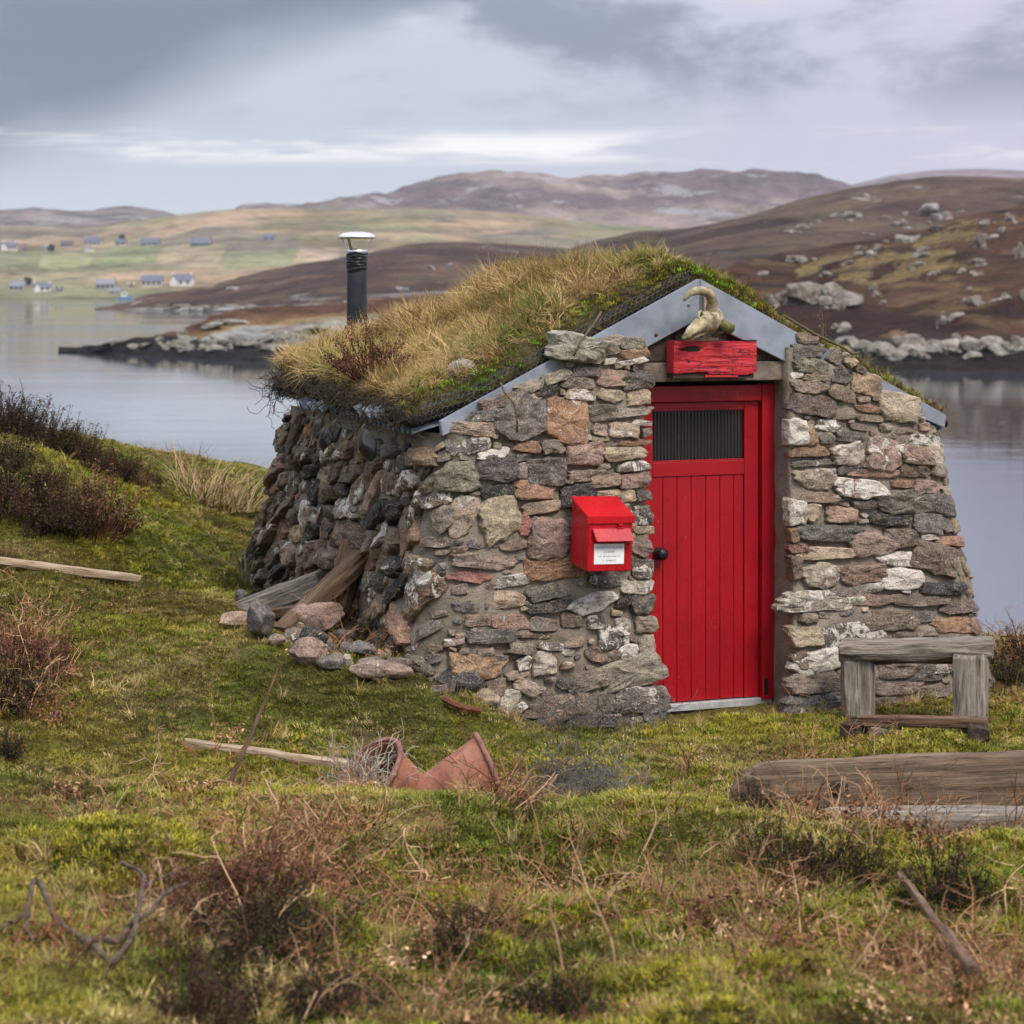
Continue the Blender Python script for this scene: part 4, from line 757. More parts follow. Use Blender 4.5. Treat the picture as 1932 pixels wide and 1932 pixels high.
# ---- grey metal barge boards
FV = 0.048
apx = np.array(pz(1321, 526, FV)); notch = np.array(pz(1321, 601, FV))
def arm(name, pts, th=0.035):
    P = np.array([(u, FV, z) for u, z in pts]); Q = P+np.array([0, th, 0]); n = len(P)
    F = [list(range(n)), list(range(2*n-1, n-1, -1))]+[[i, n+i, n+(i+1) % n, (i+1) % n] for i in range(n)]
    bm = bmesh.new(); vs = [bm.verts.new(v) for v in np.concatenate([P, Q])]
    for f in F: bm.faces.new([vs[i] for i in f])
    bmesh.ops.recalc_face_normals(bm, faces=bm.faces[:]); bmesh.ops.bevel(bm, geom=bm.edges[:], offset=0.003, segments=2, affect='EDGES'); me = bpy.data.meshes.new(name); bm.to_mesh(me); bm.free(); me.materials.append(GREYMETAL); return obj(name, me, hut)
LE, RE = pz(831, 795, FV), pz(1786, 783, FV)
baL = arm('barge_board', [(apx[0]-.0015, apx[1]), LE, (LE[0]+.012, LE[1]-.075), pz(1221, 655, FV), (notch[0]-.0015, notch[1])])
baR = arm('barge_board', [(apx[0]+.0015, apx[1]), (notch[0]+.0015, notch[1]), pz(1489, 686, FV), (RE[0]-.012, RE[1]-.07), RE])
for (x, y), par, m in (((1238, 632), baL, RUST), ((1420, 641), baR, GALV), ((1300, 575), baL, GALV)):
    u, z = pz(x, y, FV-.003); V, F = lathe_vf([(.011, 0), (.011, .003), (.006, .005), (.005, .009), (.001, .010)], 10, True); obj('screw', make_mesh('screw', V, F, m), par, (u, FV+.001, z), (math.pi/2, 0, 0))

# ---- turf roof
ROOFZ = lambda u: 2.295-.498*(np.sqrt((np.asarray(u)+.085)**2+.004)-.02)+.07*sstep(-1.30, -1.66, u)
SAG = lambda u, v: .085*sstep(.2, 2.6, v)*sstep(-.5, -1.5, u)-.03*sstep(1.2, 2.6, v)*sstep(-1.5, -.5, u)
TU0, TU1, TV0, TV1 = -1.64, 1.50, 0.125, 2.66
def turf_top(u, v):
    u = np.asarray(u, float); v = np.asarray(v, float)
    e = np.minimum(np.minimum(u-TU0, TU1-u)/.10, np.minimum(v-TV0, TV1-v)/.10); edge = np.sqrt(np.clip(1-(1-np.clip(e, 0, 1))**2, 0, 1))
    th = 0.105+0.025*fbm(np.stack([u*2.2, v*2.2, u*0], -1), 55, 3)+0.02*fbm(np.stack([u*8, v*8, u*0], -1), 56, 3)
    sag = SAG(u, v)
    fl = 0.35+0.65*sstep(TU0, TU0+.25, u)
    thinr = 1-0.55*sstep(.25, .6, u)
    return ROOFZ(u)+sag+(th*edge)*(0.6+.4*fl)*thinr
tu = np.linspace(TU0, TU1, 150); tv = np.linspace(TV0, TV1, 150); UU, VV = np.meshgrid(tu, tv); ZZ = turf_top(UU, VV)
P = np.stack([UU, VV, ZZ], -1); rim = lambda A, d: A+np.array([0, 0, d])
bd = np.concatenate([P[0, :-1], P[:-1, -1], P[-1, :0:-1], P[:0:-1, 0]]); base = bd.copy(); base[:, 2] = ROOFZ(base[:, 0])-.045-.012*(base[:, 0] < TU0+.01)*(1+.9*fbm(base*6, 61, 3))+SAG(base[:, 0], base[:, 1])
nb = len(bd); rows = [bd]; 
for k in (0.3, 0.65, 1.0):
    q = bd*(1-k)+base*k; out = np.stack([np.where(bd[:, 0] <= TU0+.01, -1., np.where(bd[:, 0] >= TU1-.01, 1., 0)), np.where(bd[:, 1] <= TV0+.01, -1., 0), 0*k+bd[:, 0]*0], -1)
    q = q+out*((0.012*np.sin(k*2.4)+0.010*fbm(q*14, 58, 3))+(out[:, 0] < 0)*(.02*np.sin(k*2.4)+.02*fbm(q*9, 60, 3)))[:, None]; rows.append(q)
sk = np.stack(rows); Vt = np.concatenate([P.reshape(-1, 3), sk.reshape(-1, 3)])
ft = grid_faces(*UU.shape).tolist()+grid_faces(4, nb, True, P.shape[0]*P.shape[1], flip=True).tolist()
tc = lerp((0.085, 0.065, 0.030), (0.13, 0.115, 0.035), sstep(-.3, .3, fbm(P*3, 57, 3))).reshape(-1, 3); tc = np.concatenate([tc, np.tile((0.030, 0.021, 0.015), (nb*4, 1))*(1+.5*fbm(sk.reshape(-1, 3)*9, 59, 2))[:, None]])
turf = tag(obj('turf', make_mesh('turf', Vt, ft, SOIL, True, tc), hut), 'thick turf roof with dark peat edge')
# corrugated sheets under the turf, seen along the left eave
vv = np.arange(0.14, 2.64, 0.0095); ww = 0.012*np.sin(vv/0.076*2*math.pi); Vs = []
for u in (-1.66, -1.64, -1.4, -.9, -.4, -.09): Vs.append(np.stack([0*vv+u, vv, ROOFZ(u)-.072+ww*1.25+SAG(0*vv+u, vv)], -1))
obj('roof_sheet', make_mesh('roof_sheet', np.concatenate(Vs), grid_faces(6, len(vv)), GALV, True), hut)
Vs = []
for u in (-.07, .3, .8, 1.3, 1.50): Vs.append(np.stack([0*vv+u, vv, ROOFZ(u)-.06+ww+SAG(0*vv+u, vv)], -1))
obj('roof_sheet', make_mesh('roof_sheet', np.concatenate(Vs), grid_faces(5, len(vv)), GALV, True), hut)
for x, y in ((568, 763), (584, 768), (600, 769), (673, 776), (689, 779), (705, 782)):
    v, z = pside(x, y, -1.70); wv = np.linspace(-.034, .034, 7); zz_ = .026*(1-2*np.abs(wv)/.034)
    Vs = np.concatenate([np.stack([0*wv-1.56, v+wv, z+.060+zz_], -1), np.stack([0*wv-1.72+.03*np.abs(wv)/.034, v+wv, z+zz_], -1)]); obj('sheet_end', make_mesh('sheet_end', Vs, grid_faces(2, 7), GALV, False), hut)
# chicken wire over the front edge
r_ = RS(8); parts = []
def on_edge(a, b):                        # a along the left slope from the eave (0..1), b from the barge board up on to the turf
    u = -1.62+a*1.54; top = turf_top(u, TV0+.11)
    if b < .13: return np.array([u, TV0-.030-.008*math.sin(a*40), ROOFZ(u)-.045+b*1.05])
    return np.array([u, TV0-.03+(b-.13)*.9, float(turf_top(u, max(TV0+.004, TV0-.03+(b-.13)*.9)))+.006])
cs_ = 0.036; L_ = 1.81
for i in range(int(L_/cs_)):
    for j in range(6):
        x0 = i*cs_+(cs_/2 if j % 2 else 0); y0 = j*cs_*.86
        f = lambda x, y: on_edge(x/L_, y+.0)
        pts = [(x0, y0+cs_*.29), (x0+cs_/2, y0+cs_*.57), (x0, y0-cs_*.0)]
        A, B_, D_ = f(*pts[0]), f(*pts[1]), f(x0, y0)
        E = f(x0-cs_/2, y0+cs_*.57)
        for p, q in ((D_, A), (A, B_), (A, E)):
            parts.append(tube_vf(np.array([p, q]), 0.0013, 3, False))
tag(obj('chicken_wire', make_mesh('chicken_wire', *join_vf(parts), WIRE), hut), kind='stuff')
# ------------------------------------------------------------------ things on and around the hut
def hthing(name, label, cat, loc, group=None):            # a thing placed in the hut's frame
    w = h2w(np.array(loc)); return thing(name, label, cat, tuple(w), (0, 0, TH), group)
def px2m(Y): return Y/KPX
# ---- flue
fu, fv = -1.05, 2.90; fz = float(turf_top(fu, fv)); t = hthing('chimney_flue', 'black metal stove flue with a steel rain cap on the turf roof', 'chimney', (fu, fv, fz-.12))
kf = px2m(h2w(np.array([fu, fv, 0]))[1]); zpx = lambda y: EYE-(y-HZ)*kf-(fz-.12); rp = 19.2*kf
obj('pipe', make_mesh('pipe', *lathe_vf([(rp, -1.35), (rp, zpx(502))], 32, True), FLUE, True), t)
r_ = RS(3); pr = []
for i, y in enumerate(np.linspace(508, 478, 12)): pr.append((rp*1.03+.002*(i % 2)+.0015*r_.rand(), zpx(y)))
V, F = lathe_vf([(rp*1.0, zpx(511))]+pr+[(rp*.98, zpx(476))], 32); a_ = np.arctan2(V[:, 1], V[:, 0]); V[:, 2] += .012*np.sin(a_*1+1.2)*(V[:, 2] < zpx(500))+.004*np.sin(a_*3+V[:, 2]*80); V[:, :2] *= (1+.02*np.sin(a_*5+V[:, 2]*160))[:, None]
obj('tape_wrap', make_mesh('tape_wrap', V, F, TAPE, False), t)
obj('collar', make_mesh('collar', *lathe_vf([(rp*.97, zpx(482)), (rp*1.0, zpx(482)), (rp*1.0, zpx(469)), (rp*.95, zpx(469)), (rp*.95, zpx(480))], 32), STEEL, True), t)
for a in (-TH+.12, -TH+math.pi-.1, -TH-math.pi/2-.5):
    c, s = math.cos(a), math.sin(a); p0 = np.array([c*rp*.95, s*rp*.95, zpx(472)]); p1 = np.array([c*rp*1.55, s*rp*1.55, zpx(448)]); tn = np.array([-s, c, 0])*.010; nn = np.array([c, s, 0])*.004
    V = [p0-tn-nn, p0+tn-nn, p1+tn-nn, p1-tn-nn, p0-tn+nn, p0+tn+nn, p1+tn+nn, p1-tn+nn]; obj('strut', make_mesh('strut', V, [(3, 2, 1, 0), (4, 5, 6, 7), (0, 1, 5, 4), (1, 2, 6, 5), (2, 3, 7, 6), (3, 0, 4, 7)], STEEL), t)
rc = 36.5*kf; obj('cap', make_mesh('cap', *lathe_vf([(.001, zpx(447)), (rc*.8, zpx(448)), (rc*.99, zpx(450)), (rc, zpx(447.5)), (rc*.93, zpx(443.5)), (rc*.7, zpx(439.5)), (rc*.35, zpx(437.5)), (.001, zpx(437))], 36), STEEL, True), t)

# ---- post box
u0, z0 = pz(1108, 1080, -.30); u1, _ = pz(1192, 1080, -.30); _, zf = pz(1150, 977, -.30); ztb = pz(1110, 941, -.10)[1]; w = u1-u0; FVb = -.30; BVb = -.085
t = hthing('post_box', 'red metal post box with a white stamp notice on the stone wall', 'post box', ((u0+u1)/2, BVb, z0)); t.rotation_euler = (0, math.radians(1.5), TH); dp = BVb-FVb; hf = zf-z0; hb = ztb-z0
V = [(-w/2, -dp, 0), (w/2, -dp, 0), (w/2, 0, .02), (-w/2, 0, .02), (-w/2, -dp, hf), (w/2, -dp, hf), (w/2, 0, hb), (-w/2, 0, hb)]; F = [(0, 3, 2, 1), (4, 5, 6, 7), (0, 1, 5, 4), (2, 3, 7, 6), (1, 2, 6, 5), (3, 0, 4, 7)]
def bevmesh(name, V, F, m, par, bev=.004, **k):
    bm = bmesh.new(); vs = [bm.verts.new(tuple(v)) for v in V]
    for f in F: bm.faces.new([vs[i] for i in f])
    bmesh.ops.recalc_face_normals(bm, faces=bm.faces[:]); bmesh.ops.bevel(bm, geom=bm.edges[:], offset=bev, segments=2, affect='EDGES'); me = bpy.data.meshes.new(name); bm.to_mesh(me); bm.free(); me.materials.append(m); return obj(name, me, par, **k)
bevmesh('body', V, F, RED_BOX, t)
e = .009; sl_ = (hb-hf)/dp; q = lambda x, y, o: (x, y, hf+(y+dp)*sl_+o)
lid = bevmesh('lid', [q(-w/2-e, -dp-e, .003), q(w/2+e, -dp-e, .003), q(w/2+e, .0, .003), q(-w/2-e, .0, .003), q(-w/2-e, -dp-e, .012), q(w/2+e, -dp-e, .012), q(w/2+e, 0, .012), q(-w/2-e, 0, .012)], F, RED_BOX, t, .003)
bevmesh('lid_lip', [(-w/2-e, -dp-e-.001, hf-.028), (w/2+e, -dp-e-.001, hf-.028), (w/2+e, -dp-e+.004, hf-.028), (-w/2-e, -dp-e+.004, hf-.028), (-w/2-e, -dp-e-.001, hf+.002), (w/2+e, -dp-e-.001, hf+.002), (w/2+e, -dp-e+.004, hf+.002), (-w/2-e, -dp-e+.004, hf+.002)], F, RED_BOX, lid, .0015)
bev_box('hasp', (.035, .062, -dp-.022, -dp+.001, hf-.040, hf-.030), RED_BOX, t, .002); bev_box('hasp', (.030, .068, -dp-.016, -dp+.001, hf-.056, hf-.048), RED_BOX, t, .002)
zh = hf*.675; hood = bevmesh('slot_hood', [(-w*.37, -dp-.050, zh-.028), (w*.46, -dp-.050, zh-.028), (w*.46, -dp-.001, zh-.028), (-w*.37, -dp-.001, zh-.028), (-w*.42, -dp-.012, zh+.034), (w*.42, -dp-.012, zh+.034), (w*.42, -dp-.001, zh+.034), (-w*.42, -dp-.001, zh+.034)], F, RED_BOX, t, .003)
bev_box('slot', (-w*.35, w*.40, -dp-.006, -dp+.002, zh-.034, zh-.029), DARK, t, 0)  # solid dark bar, painted shade of the slot opening under the hood
zl0, zl1 = hf*.135, hf*.515; lab = bev_box('notice', (-w*.36, w*.31, -dp-.0035, -dp+.001, zl0, zl1), WHITEPLATE, t, 0.0005)
def text(s, size, x, z, par, y):
    c = bpy.data.curves.new('lettering', 'FONT'); c.body = s; c.size = size; c.align_x = 'CENTER'; c.offset = -size*.012; o = bpy.data.objects.new('lettering', c); C.objects.link(o)
    dg = bpy.context.evaluated_depsgraph_get(); me = bpy.data.meshes.new_from_object(o.evaluated_get(dg)); bpy.data.objects.remove(o); me.materials.clear(); me.materials.append(INK)
    tag(obj('lettering', me, par, (x, y, z), (math.pi/2, 0, 0)), 'dark printed line of capitals', kind='stuff')
LX = -w*.025; lh = zl1-zl0
for s, sz, f in (('KEARSTAY ISLAND', .0182, .76), ('STAMPS', .0182, .545), ('MAY BE PURCHASED AT', .0112, .35), ('21, KIRIBOST', .0135, .13)): text(s, sz, LX, zl0+lh*f, lab, -dp-.0042)

# ---- red board over the door
a, b, zb0, zb1 = rect(1271, 644, 1427, 706, -.03); t = hthing('red_board', 'cracked red painted wooden board above the door', 'sign board', ((a+b)/2, -.03, zb0)); t.rotation_euler = (0, math.radians(.7), TH)
W_, H_ = b-a, zb1-zb0; nx, nz = 150, 60; gx, gzz = np.meshgrid(np.linspace(-W_/2, W_/2, nx), np.linspace(0, H_, nz)); r_ = RS(4)
rag = .012*fbm(np.stack([gx*18, gx*0, gx*0], -1), 77, 3); gz2 = gzz+np.where(gzz < H_*.2, (rag+.004)*(1-gzz/(H_*.2)), 0)
crk = -np.clip(np.abs(fbm(np.stack([gx*4, gx*0, gzz*38], -1), 78, 3))*-9+.5, 0, 1)*.006
hole = np.exp(-(((gx+W_*.27)/(W_*.09))**2+((gzz-H_*.77)/(H_*.06))**2)**1.5)+np.exp(-(((gx+W_*.36)/(W_*.06))**2+((gzz-H_*.74)/(H_*.02))**2)**1.5)
fr = np.stack([gx, hole*.03+.002*fbm(np.stack([gx*6, gx*0, gzz*60], -1), 79, 3), gz2], -1); V = fr.reshape(-1, 3); n0 = len(V); F = grid_faces(nz, nx).tolist()
bdl = [i for i in range(nx)]+[nx*j+nx-1 for j in range(1, nz)]+[nx*(nz-1)+i for i in range(nx-2, -1, -1)]+[nx*j for j in range(nz-2, 0, -1)]
bk = V[bdl].copy(); bk[:, 1] = .088; V = np.concatenate([V, bk]); m_ = len(bdl); F += [[bdl[i], n0+i, n0+(i+1) % m_, bdl[(i+1) % m_]] for i in range(m_)]
obj('board', make_mesh('board', V, F, RED_SIGN), t)
Vb, Fb = box_vf(-W_/2+.004, W_/2-.01, .012, .09, -.022, .012); obj('rotten_edge', make_mesh('rotten_edge', Vb, Fb, WOOD_DARK), t)
Vb, Fb = box_vf(-W_*.12, W_*.28, .004, .02, -.016, -.004); obj('paint_flake', make_mesh('paint_flake', Vb, Fb, RED_SIGN), t)
hx = np.linspace(0, 2*math.pi, 25)[:-1]; hr = 1+.25*fbm(np.stack([np.cos(hx)*2, np.sin(hx)*2, 0*hx], -1), 12, 3); Vh_ = np.stack([-W_*.27+W_*.085*hr*np.cos(hx)+np.where(np.cos(hx) < -.6, -W_*.10, 0), 0*hx-.003, H_*.77+H_*.075*hr*np.sin(hx)*np.where(np.cos(hx) < -.6, .3, 1)], -1)
obj('rot_hole', make_mesh('rot_hole', Vh_, [list(range(24))], DARK), t)  # flat dark patch over the rot hole, its inner shade painted on
bev_box('packing', (W_*.36, W_*.5, -.002, .03, H_+.001, H_+.008), DARK, t, .001)
for x, z in ((-.32, .38), (-.25, .25), (-.32, .24), (.14, .30), (.32, .29)): obj('screw', make_mesh('screw', *lathe_vf([(.0075, 0), (.0075, .002), (.002, .003)], 8, True, True), BLACKIRON), t, (x*W_, .0015, z*H_), (math.pi/2, 0, 0))

# ---- ram skull
sk0 = pz(1335, 640, -.0); t = hthing('ram_skull', 'weathered horned animal skull mounted above the red board', 'skull', (sk0[0], 0, sk0[1]))
def SP(x, y, v): u, z = pz(x, y, v); return np.array([u-sk0[0], v, z-sk0[1]])
ln = [SP(1357, 590, .0), SP(1350, 597, -.03), SP(1340, 604, -.06), SP(1329, 609, -.085), SP(1317, 616, -.10), SP(1306, 625, -.115), SP(1297, 633, -.125), SP(1289, 639, -.13)]
V, F = tube_vf(ln, np.array([8, 17, 20.5, 18, 14, 11, 7.5, 3])/352, 20); V += np.stack([fbm(V*24, 1, 3), fbm(V*24, 2, 3), fbm(V*24, 3, 3)], -1)*.007; obj('cranium', make_mesh('cranium', V, F, BONE, True), t)
j = [SP(1347, 622, -.035), SP(1330, 622, -.07), SP(1316, 630, -.09), SP(1300, 638, -.11), SP(1292, 641, -.12)]; V, F = tube_vf(j, np.array([5, 8, 7, 4.5, 2])/352, 12); V += np.stack([fbm(V*50, 4, 3), fbm(V*50, 5, 3), fbm(V*50, 6, 3)], -1)*.006; obj('jaw', make_mesh('jaw', V, F, BONE, False), t)
hl_ = [SP(1339, 600, -.045), SP(1341, 588, -.06), SP(1344.5, 572, -.08), SP(1341, 558, -.10), SP(1331.5, 550, -.115), SP(1316, 547.5, -.125), SP(1303, 552, -.13), SP(1295, 559, -.13), SP(1290, 567, -.13)]
hp = np.array(hl_); tt_ = np.linspace(0, 8, 40); hp = np.stack([np.interp(tt_, range(9), hp[:, k]) for k in range(3)], -1); 
for _ in range(4): hp[1:-1] = (hp[:-2]+2*hp[1:-1]+hp[2:])/4
rr = np.interp(tt_, [0, 1, 3, 5, 7, 8], [11.0, 11, 9.6, 8, 5, 2.6])/352*(1+.03*np.sin(np.arange(40)*2.1)); V, F = tube_vf(hp, rr, 14); V += np.stack([vn(V*60, 7), vn(V*60, 8), vn(V*60, 9)], -1)*.002; obj('horn', make_mesh('horn', V, F, HORN, True), t)
V, F = tube_vf([SP(1350, 606, -.02), SP(1358, 612, -.05), SP(1368, 616, -.09), SP(1381, 621, -.13)], np.array([10, 11.5, 11, 9])/352, 14); V += np.stack([vn(V*70, 7), vn(V*70, 8), vn(V*70, 9)], -1)*.003; tag(obj('horn', make_mesh('horn', V, F, HORNGREEN, True), t), 'short green stained broken horn')
oc = SP(1321.5, 596, -.105)
an = np.linspace(0, 2*math.pi, 19); ring = np.stack([oc[0]+5.2/352*np.cos(an), oc[1]+.006*np.cos(an)-.004, oc[2]+8.6/352*np.sin(an)], -1); obj('eye_socket', make_mesh('eye_socket', *tube_vf(ring, 2.4/352, 8, False), BONE, True), t)
Vd = np.concatenate([[oc+np.array([0, .001, 0])], ring]); obj('socket_shade', make_mesh('socket_shade', Vd, [[0, i+1, i+2] for i in range(18)], DARK), t)  # flat dark disc, painted shade in place of a deep eye socket
bev_box('batten', (SP(1329, 560, .02)[0], SP(1345, 560, .02)[0], .022, .040, SP(1335, 640, .03)[2], SP(1335, 541, .03)[2]), WOOD_PALE, t, .002)
bev_box('ledge', (SP(1310, 640, -.02)[0], SP(1354, 640, -.02)[0], -.035, .04, SP(1330, 643, -.02)[2], SP(1330, 637.5, -.02)[2]), WOOD_PALE, t, .002)
V, F = tube_vf([SP(1343, 634, .0), SP(1372, 622, -.02)], .010, 8); obj('brace', make_mesh('brace', V, F, WOOD_GREY), t)

# ---- weight stones hanging on ropes from the left eave
def hang(x, y, w, h, topx, topy, label, seed):
    us = float(ul(1.2))-.20; v, z = pside(x, y, us); k = px2m(h2w(np.array([us, v, z]))[1]); t = hthing('hanging_stone', label, 'stone', (us, v, z), 'rope slung weight stones under the left eave')
    rk = rock_me('weight', seed, 3, 1.0); rk.materials.clear(); rk.materials.append(BLACKSTONE); obj('weight', rk, t, (0, 0, 0), (.2, .1, seed), (w*k*.5, w*k*.55, h*k*.56))
    v2, z2 = pside(topx, topy, us-.06); p1 = np.array([-.06, v2-v, z2-z]); p0 = np.array([-.035, .0, h*k*.5]); n = 14; pts = np.array([p0+(p1-p0)*s+np.array([-.02*math.sin(s*3), 0, .0]) for s in np.linspace(0, 1, n)]); obj('rope', make_mesh('rope', *tube_vf(pts, .0042*(1+.35*(np.arange(n) % 4 == 2)), 6), ROPE, True), t)
    lp = np.array([(-w*k*.10, .0, h*k*.56), (-w*k*.42, -.01, h*k*.40), (-w*k*.56, -.012, h*k*.05), (-w*k*.50, .0, -h*k*.30), (-w*k*.2, .01, -h*k*.58)]); obj('sling', make_mesh('sling', *tube_vf(lp, .0035, 5, False), ROPE, True), t)
hang(617, 828, 28, 44, 640, 742, 'largest black weight stone of the cluster hanging under the left eave', 201)
hang(604, 806, 24, 40, 610, 760, 'black weight stone hanging on the left side of the cluster', 202)
hang(636, 813, 20, 40, 637, 755, 'black weight stone hanging on the right side of the cluster', 203)
hang(692, 835, 36, 62, 705, 750, 'single black weight stone hanging nearest the front corner', 204)
# rope lashed over the wall head
p = [np.array([*pz(x, y, v), v])[[0, 2, 1]] for x, y, v in ((944, 722, -.02), (952, 740, -.05), (962, 752, -.10), (970, 762, -.115), (974, 778, -.12), (976, 800, -.125), (975, 815, -.11))]
obj('rope', make_mesh('rope', *tube_vf(p, .006, 6), ROPE, True), hut)
p = [np.array([*pz(x, y, v), v])[[0, 2, 1]] for x, y, v in ((1135, 588, .0), (1120, 612, -.02), (1105, 632, -.07), (1094, 645, -.10), (1088, 660, -.11), (1082, 672, -.105))]
obj('rope', make_mesh('rope', *tube_vf(p, .006, 6), ROPE, True), hut)
p = [np.array([*pz(x, y, v), v])[[0, 2, 1]] for x, y, v in ((1480, 596, .04), (1540, 632, .03), (1590, 655, .02), (1608, 668, .0), (1622, 665, -.01))]
obj('rope', make_mesh('rope', *tube_vf(p, .008, 6), ROPE, True), hut)

# ------------------------------------------------------------------ timber
def timber_vf(L, w, h, seed, n=18, rough=.006, taper=0.0, rnd=.25):
    r = RS(seed); m = 16; ph = np.arange(m)*2*math.pi/m; e = 2/(rnd*2.2); ex = 2+4*(1-rnd)
    cx = np.sign(np.cos(ph))*np.abs(np.cos(ph))**(2/ex); cy = np.sign(np.sin(ph))*np.abs(np.sin(ph))**(2/ex); V = []
    for i, x in enumerate(np.linspace(-L/2, L/2, n)):
        f = 1-taper*(i/(n-1)); y, z = cx*w/2*f, cy*h/2*f
        if i in (0, n-1): y, z = y*.94, z*.94
        V.append(np.stack([0*y+x+(r.normal(size=m)*rough*.8 if i in (0, n-1) else 0), y, z], -1))
    V = np.concatenate(V); V[:, 1:] += np.stack([fbm(V*np.array([5, 30, 30])+seed, seed, 3), fbm(V*np.array([5, 30, 30])+seed, seed+3, 3)], -1)*rough; V[:, 2] += .4*rough*np.sin(V[:, 0]*3+seed)
    F = grid_faces(n, m, True).tolist()+[list(range(m))[::-1], list(range((n-1)*m, n*m))]; return V, F
def xdir(P0, P1, roll=0.0):
    x = Vector(P1)-Vector(P0); q = x.to_track_quat('X', 'Z'); return (q @ Euler((roll, 0, 0)).to_quaternion()).to_euler()
def timber(name, P0, P1, w, h, m, label=None, cat=None, roll=0.0, seed=1, parent=None, group=None, **k):
    P0, P1 = np.array(P0, float), np.array(P1, float); L = np.linalg.norm(P1-P0); V, F = timber_vf(L, w, h, seed, **k)
    o = obj(name, make_mesh(name, V, F, m), parent, tuple((P0+P1)/2), xdir(P0, P1, roll)); return tag(o, label, cat, group) if label else o
up = lambda P, d: np.array(P)+np.array([0, 0, d])
# bench of old posts
b0 = gpt(1615, 1345); t = thing('timber_bench', 'rough bench of a weathered beam on two grey posts by the wall', 'bench', (0, 0, 0))
timber('seat_beam', at(1588, 1226, 12.15), at(1873, 1223, 11.95), .22, .105, WOOD_GREY, seed=11, parent=t, rnd=.3, rough=.009)
timber('lower_beam', at(1650, 1240, 12.2), at(1802, 1240, 12.05), .10, .06, WOOD_GREY, seed=12, parent=t, rnd=.5)
timber('post', at(1618, 1352, 12.12), at(1619, 1240, 12.12), .17, .17, WOOD_GREY, seed=13, parent=t, rnd=.35, rough=.008)
timber('post', at(1830, 1372, 11.85), at(1833, 1236, 11.9), .175, .17, WOOD_GREY, seed=14, parent=t, rnd=.35, rough=.008)
t = thing('low_plank_seat', 'narrow plank resting on dark timber blocks in front of the bench', 'plank seat', (0, 0, 0))
timber('plank', at(1622, 1360, 11.55), at(1864, 1364, 11.35), .09, .055, WOOD_BROWN, seed=15, parent=t, rnd=.15)
timber('block', at(1600, 1379, 11.4), at(1632, 1366, 11.8), .09, .07, WOOD_DARK, seed=16, parent=t, rnd=.15); timber('block', at(1848, 1388, 11.1), at(1838, 1368, 11.6), .10, .075, WOOD_DARK, seed=17, parent=t, rnd=.15)
timber('block', at(1640, 1378, 11.5), at(1700, 1378, 11.5), .06, .05, WOOD_GREY, seed=18, parent=t, rnd=.15)
# the thick plank on edge and the sleeper before it
P0, P1 = at(1383, 1500, 9.62), at(2120, 1466, 10.0); t = thing('thick_plank', 'thick weathered plank set on edge with a rounded left end', 'plank', tuple((P0+P1)/2), xdir(P0, P1))
L = np.linalg.norm(P1-P0); V, F = timber_vf(L, .075, .27, 21, n=40, rnd=.12, rough=.005); f = np.clip((V[:, 0]+L/2)/.16, 0, 1); V[:, 2] = V[:, 2]*(.35+.65*np.sqrt(1-(1-f)**2))-.02*(1-f); obj('board', make_mesh('board', V, F, WOOD_BEAM), t)
kx = (at(1580, 1485, 9.7)-(P0+P1)/2); kl = np.dot(kx, (P1-P0)/L); rg = RS(3)
Vn, Fn = lathe_vf([(.001, .004), (.02, .005), (.033, .008), (.040, .002), (.042, -.004)], 14); obj('knot_hole', make_mesh('knot_hole', Vn*np.array([1.2, .8, 1]), Fn, WOOD_DARK), t, (kl, -.040, .02), (math.pi/2, 0, .2))
timber('sleeper', at(1562, 1556, 9.16), at(2130, 1550, 9.25), .20, .11, WOOD_GREY, 'grey sleeper lying in front of the thick plank', 'timber', seed=22, rnd=.15, n=30)
# loose laths on the grass
p0, p1 = gpt(-120, 1070), gpt(262, 1108); timber('lath', up(p0, .07), up(p1, .04), .045, .045, WOOD_PALE, 'pale sawn lath lying on the left slope below the heather', 'lath', seed=23, rnd=.1, n=30)
p0, p1 = gpt(352, 1413), gpt(655, 1452); timber('lath', up(p0, .03), up(p1, .02), .05, .04, WOOD_PALE, 'pale sawn lath lying beside the terracotta pots', 'lath', seed=24, rnd=.1, n=30)
p0 = gpt(424, 1480); timber('stick', up(p0, -.05), at(527, 1262, p0[1]+.25), .022, .022, WOOD_BROWN, 'thin dry stick leaning up from the grass left of the pots', 'stick', seed=25, rnd=.9, taper=.6)
# old timbers heaped at the left wall
def gy(x, y, dz): P = gpt(x, y); P[2] += dz; return P
timber('old_beam', at(425, 1166, 13.2), at(607, 1097, 13.05), .17, .13, WOOD_GREY, 'weathered grey beam at the top of the heap by the side wall', 'beam', seed=31, rnd=.2, rough=.009)
timber('old_beam', at(532, 1196, 12.25), at(690, 1046, 12.6), .12, .10, WOOD_BROWN, 'dark brown beam leaning up against the side wall', 'beam', seed=32, rnd=.25, rough=.009)
timber('old_beam', at(640, 1160, 12.55), at(668, 1032, 12.75), .12, .17, WOOD_BROWN, 'short stout post standing against the side wall', 'beam', seed=33, rnd=.2, rough=.008)
timber('old_beam', at(478, 1165, 12.9), at(622, 1143, 12.6), .10, .06, WOOD_BROWN, 'small brown plank end under the grey beam', 'beam', seed=34, rnd=.2)
timber('old_beam', at(500, 1172, 13.0), at(650, 1124, 12.65), .09, .07, WOOD_DARK, 'dark rotten batten beneath the leaning beams', 'beam', seed=35, rnd=.2)
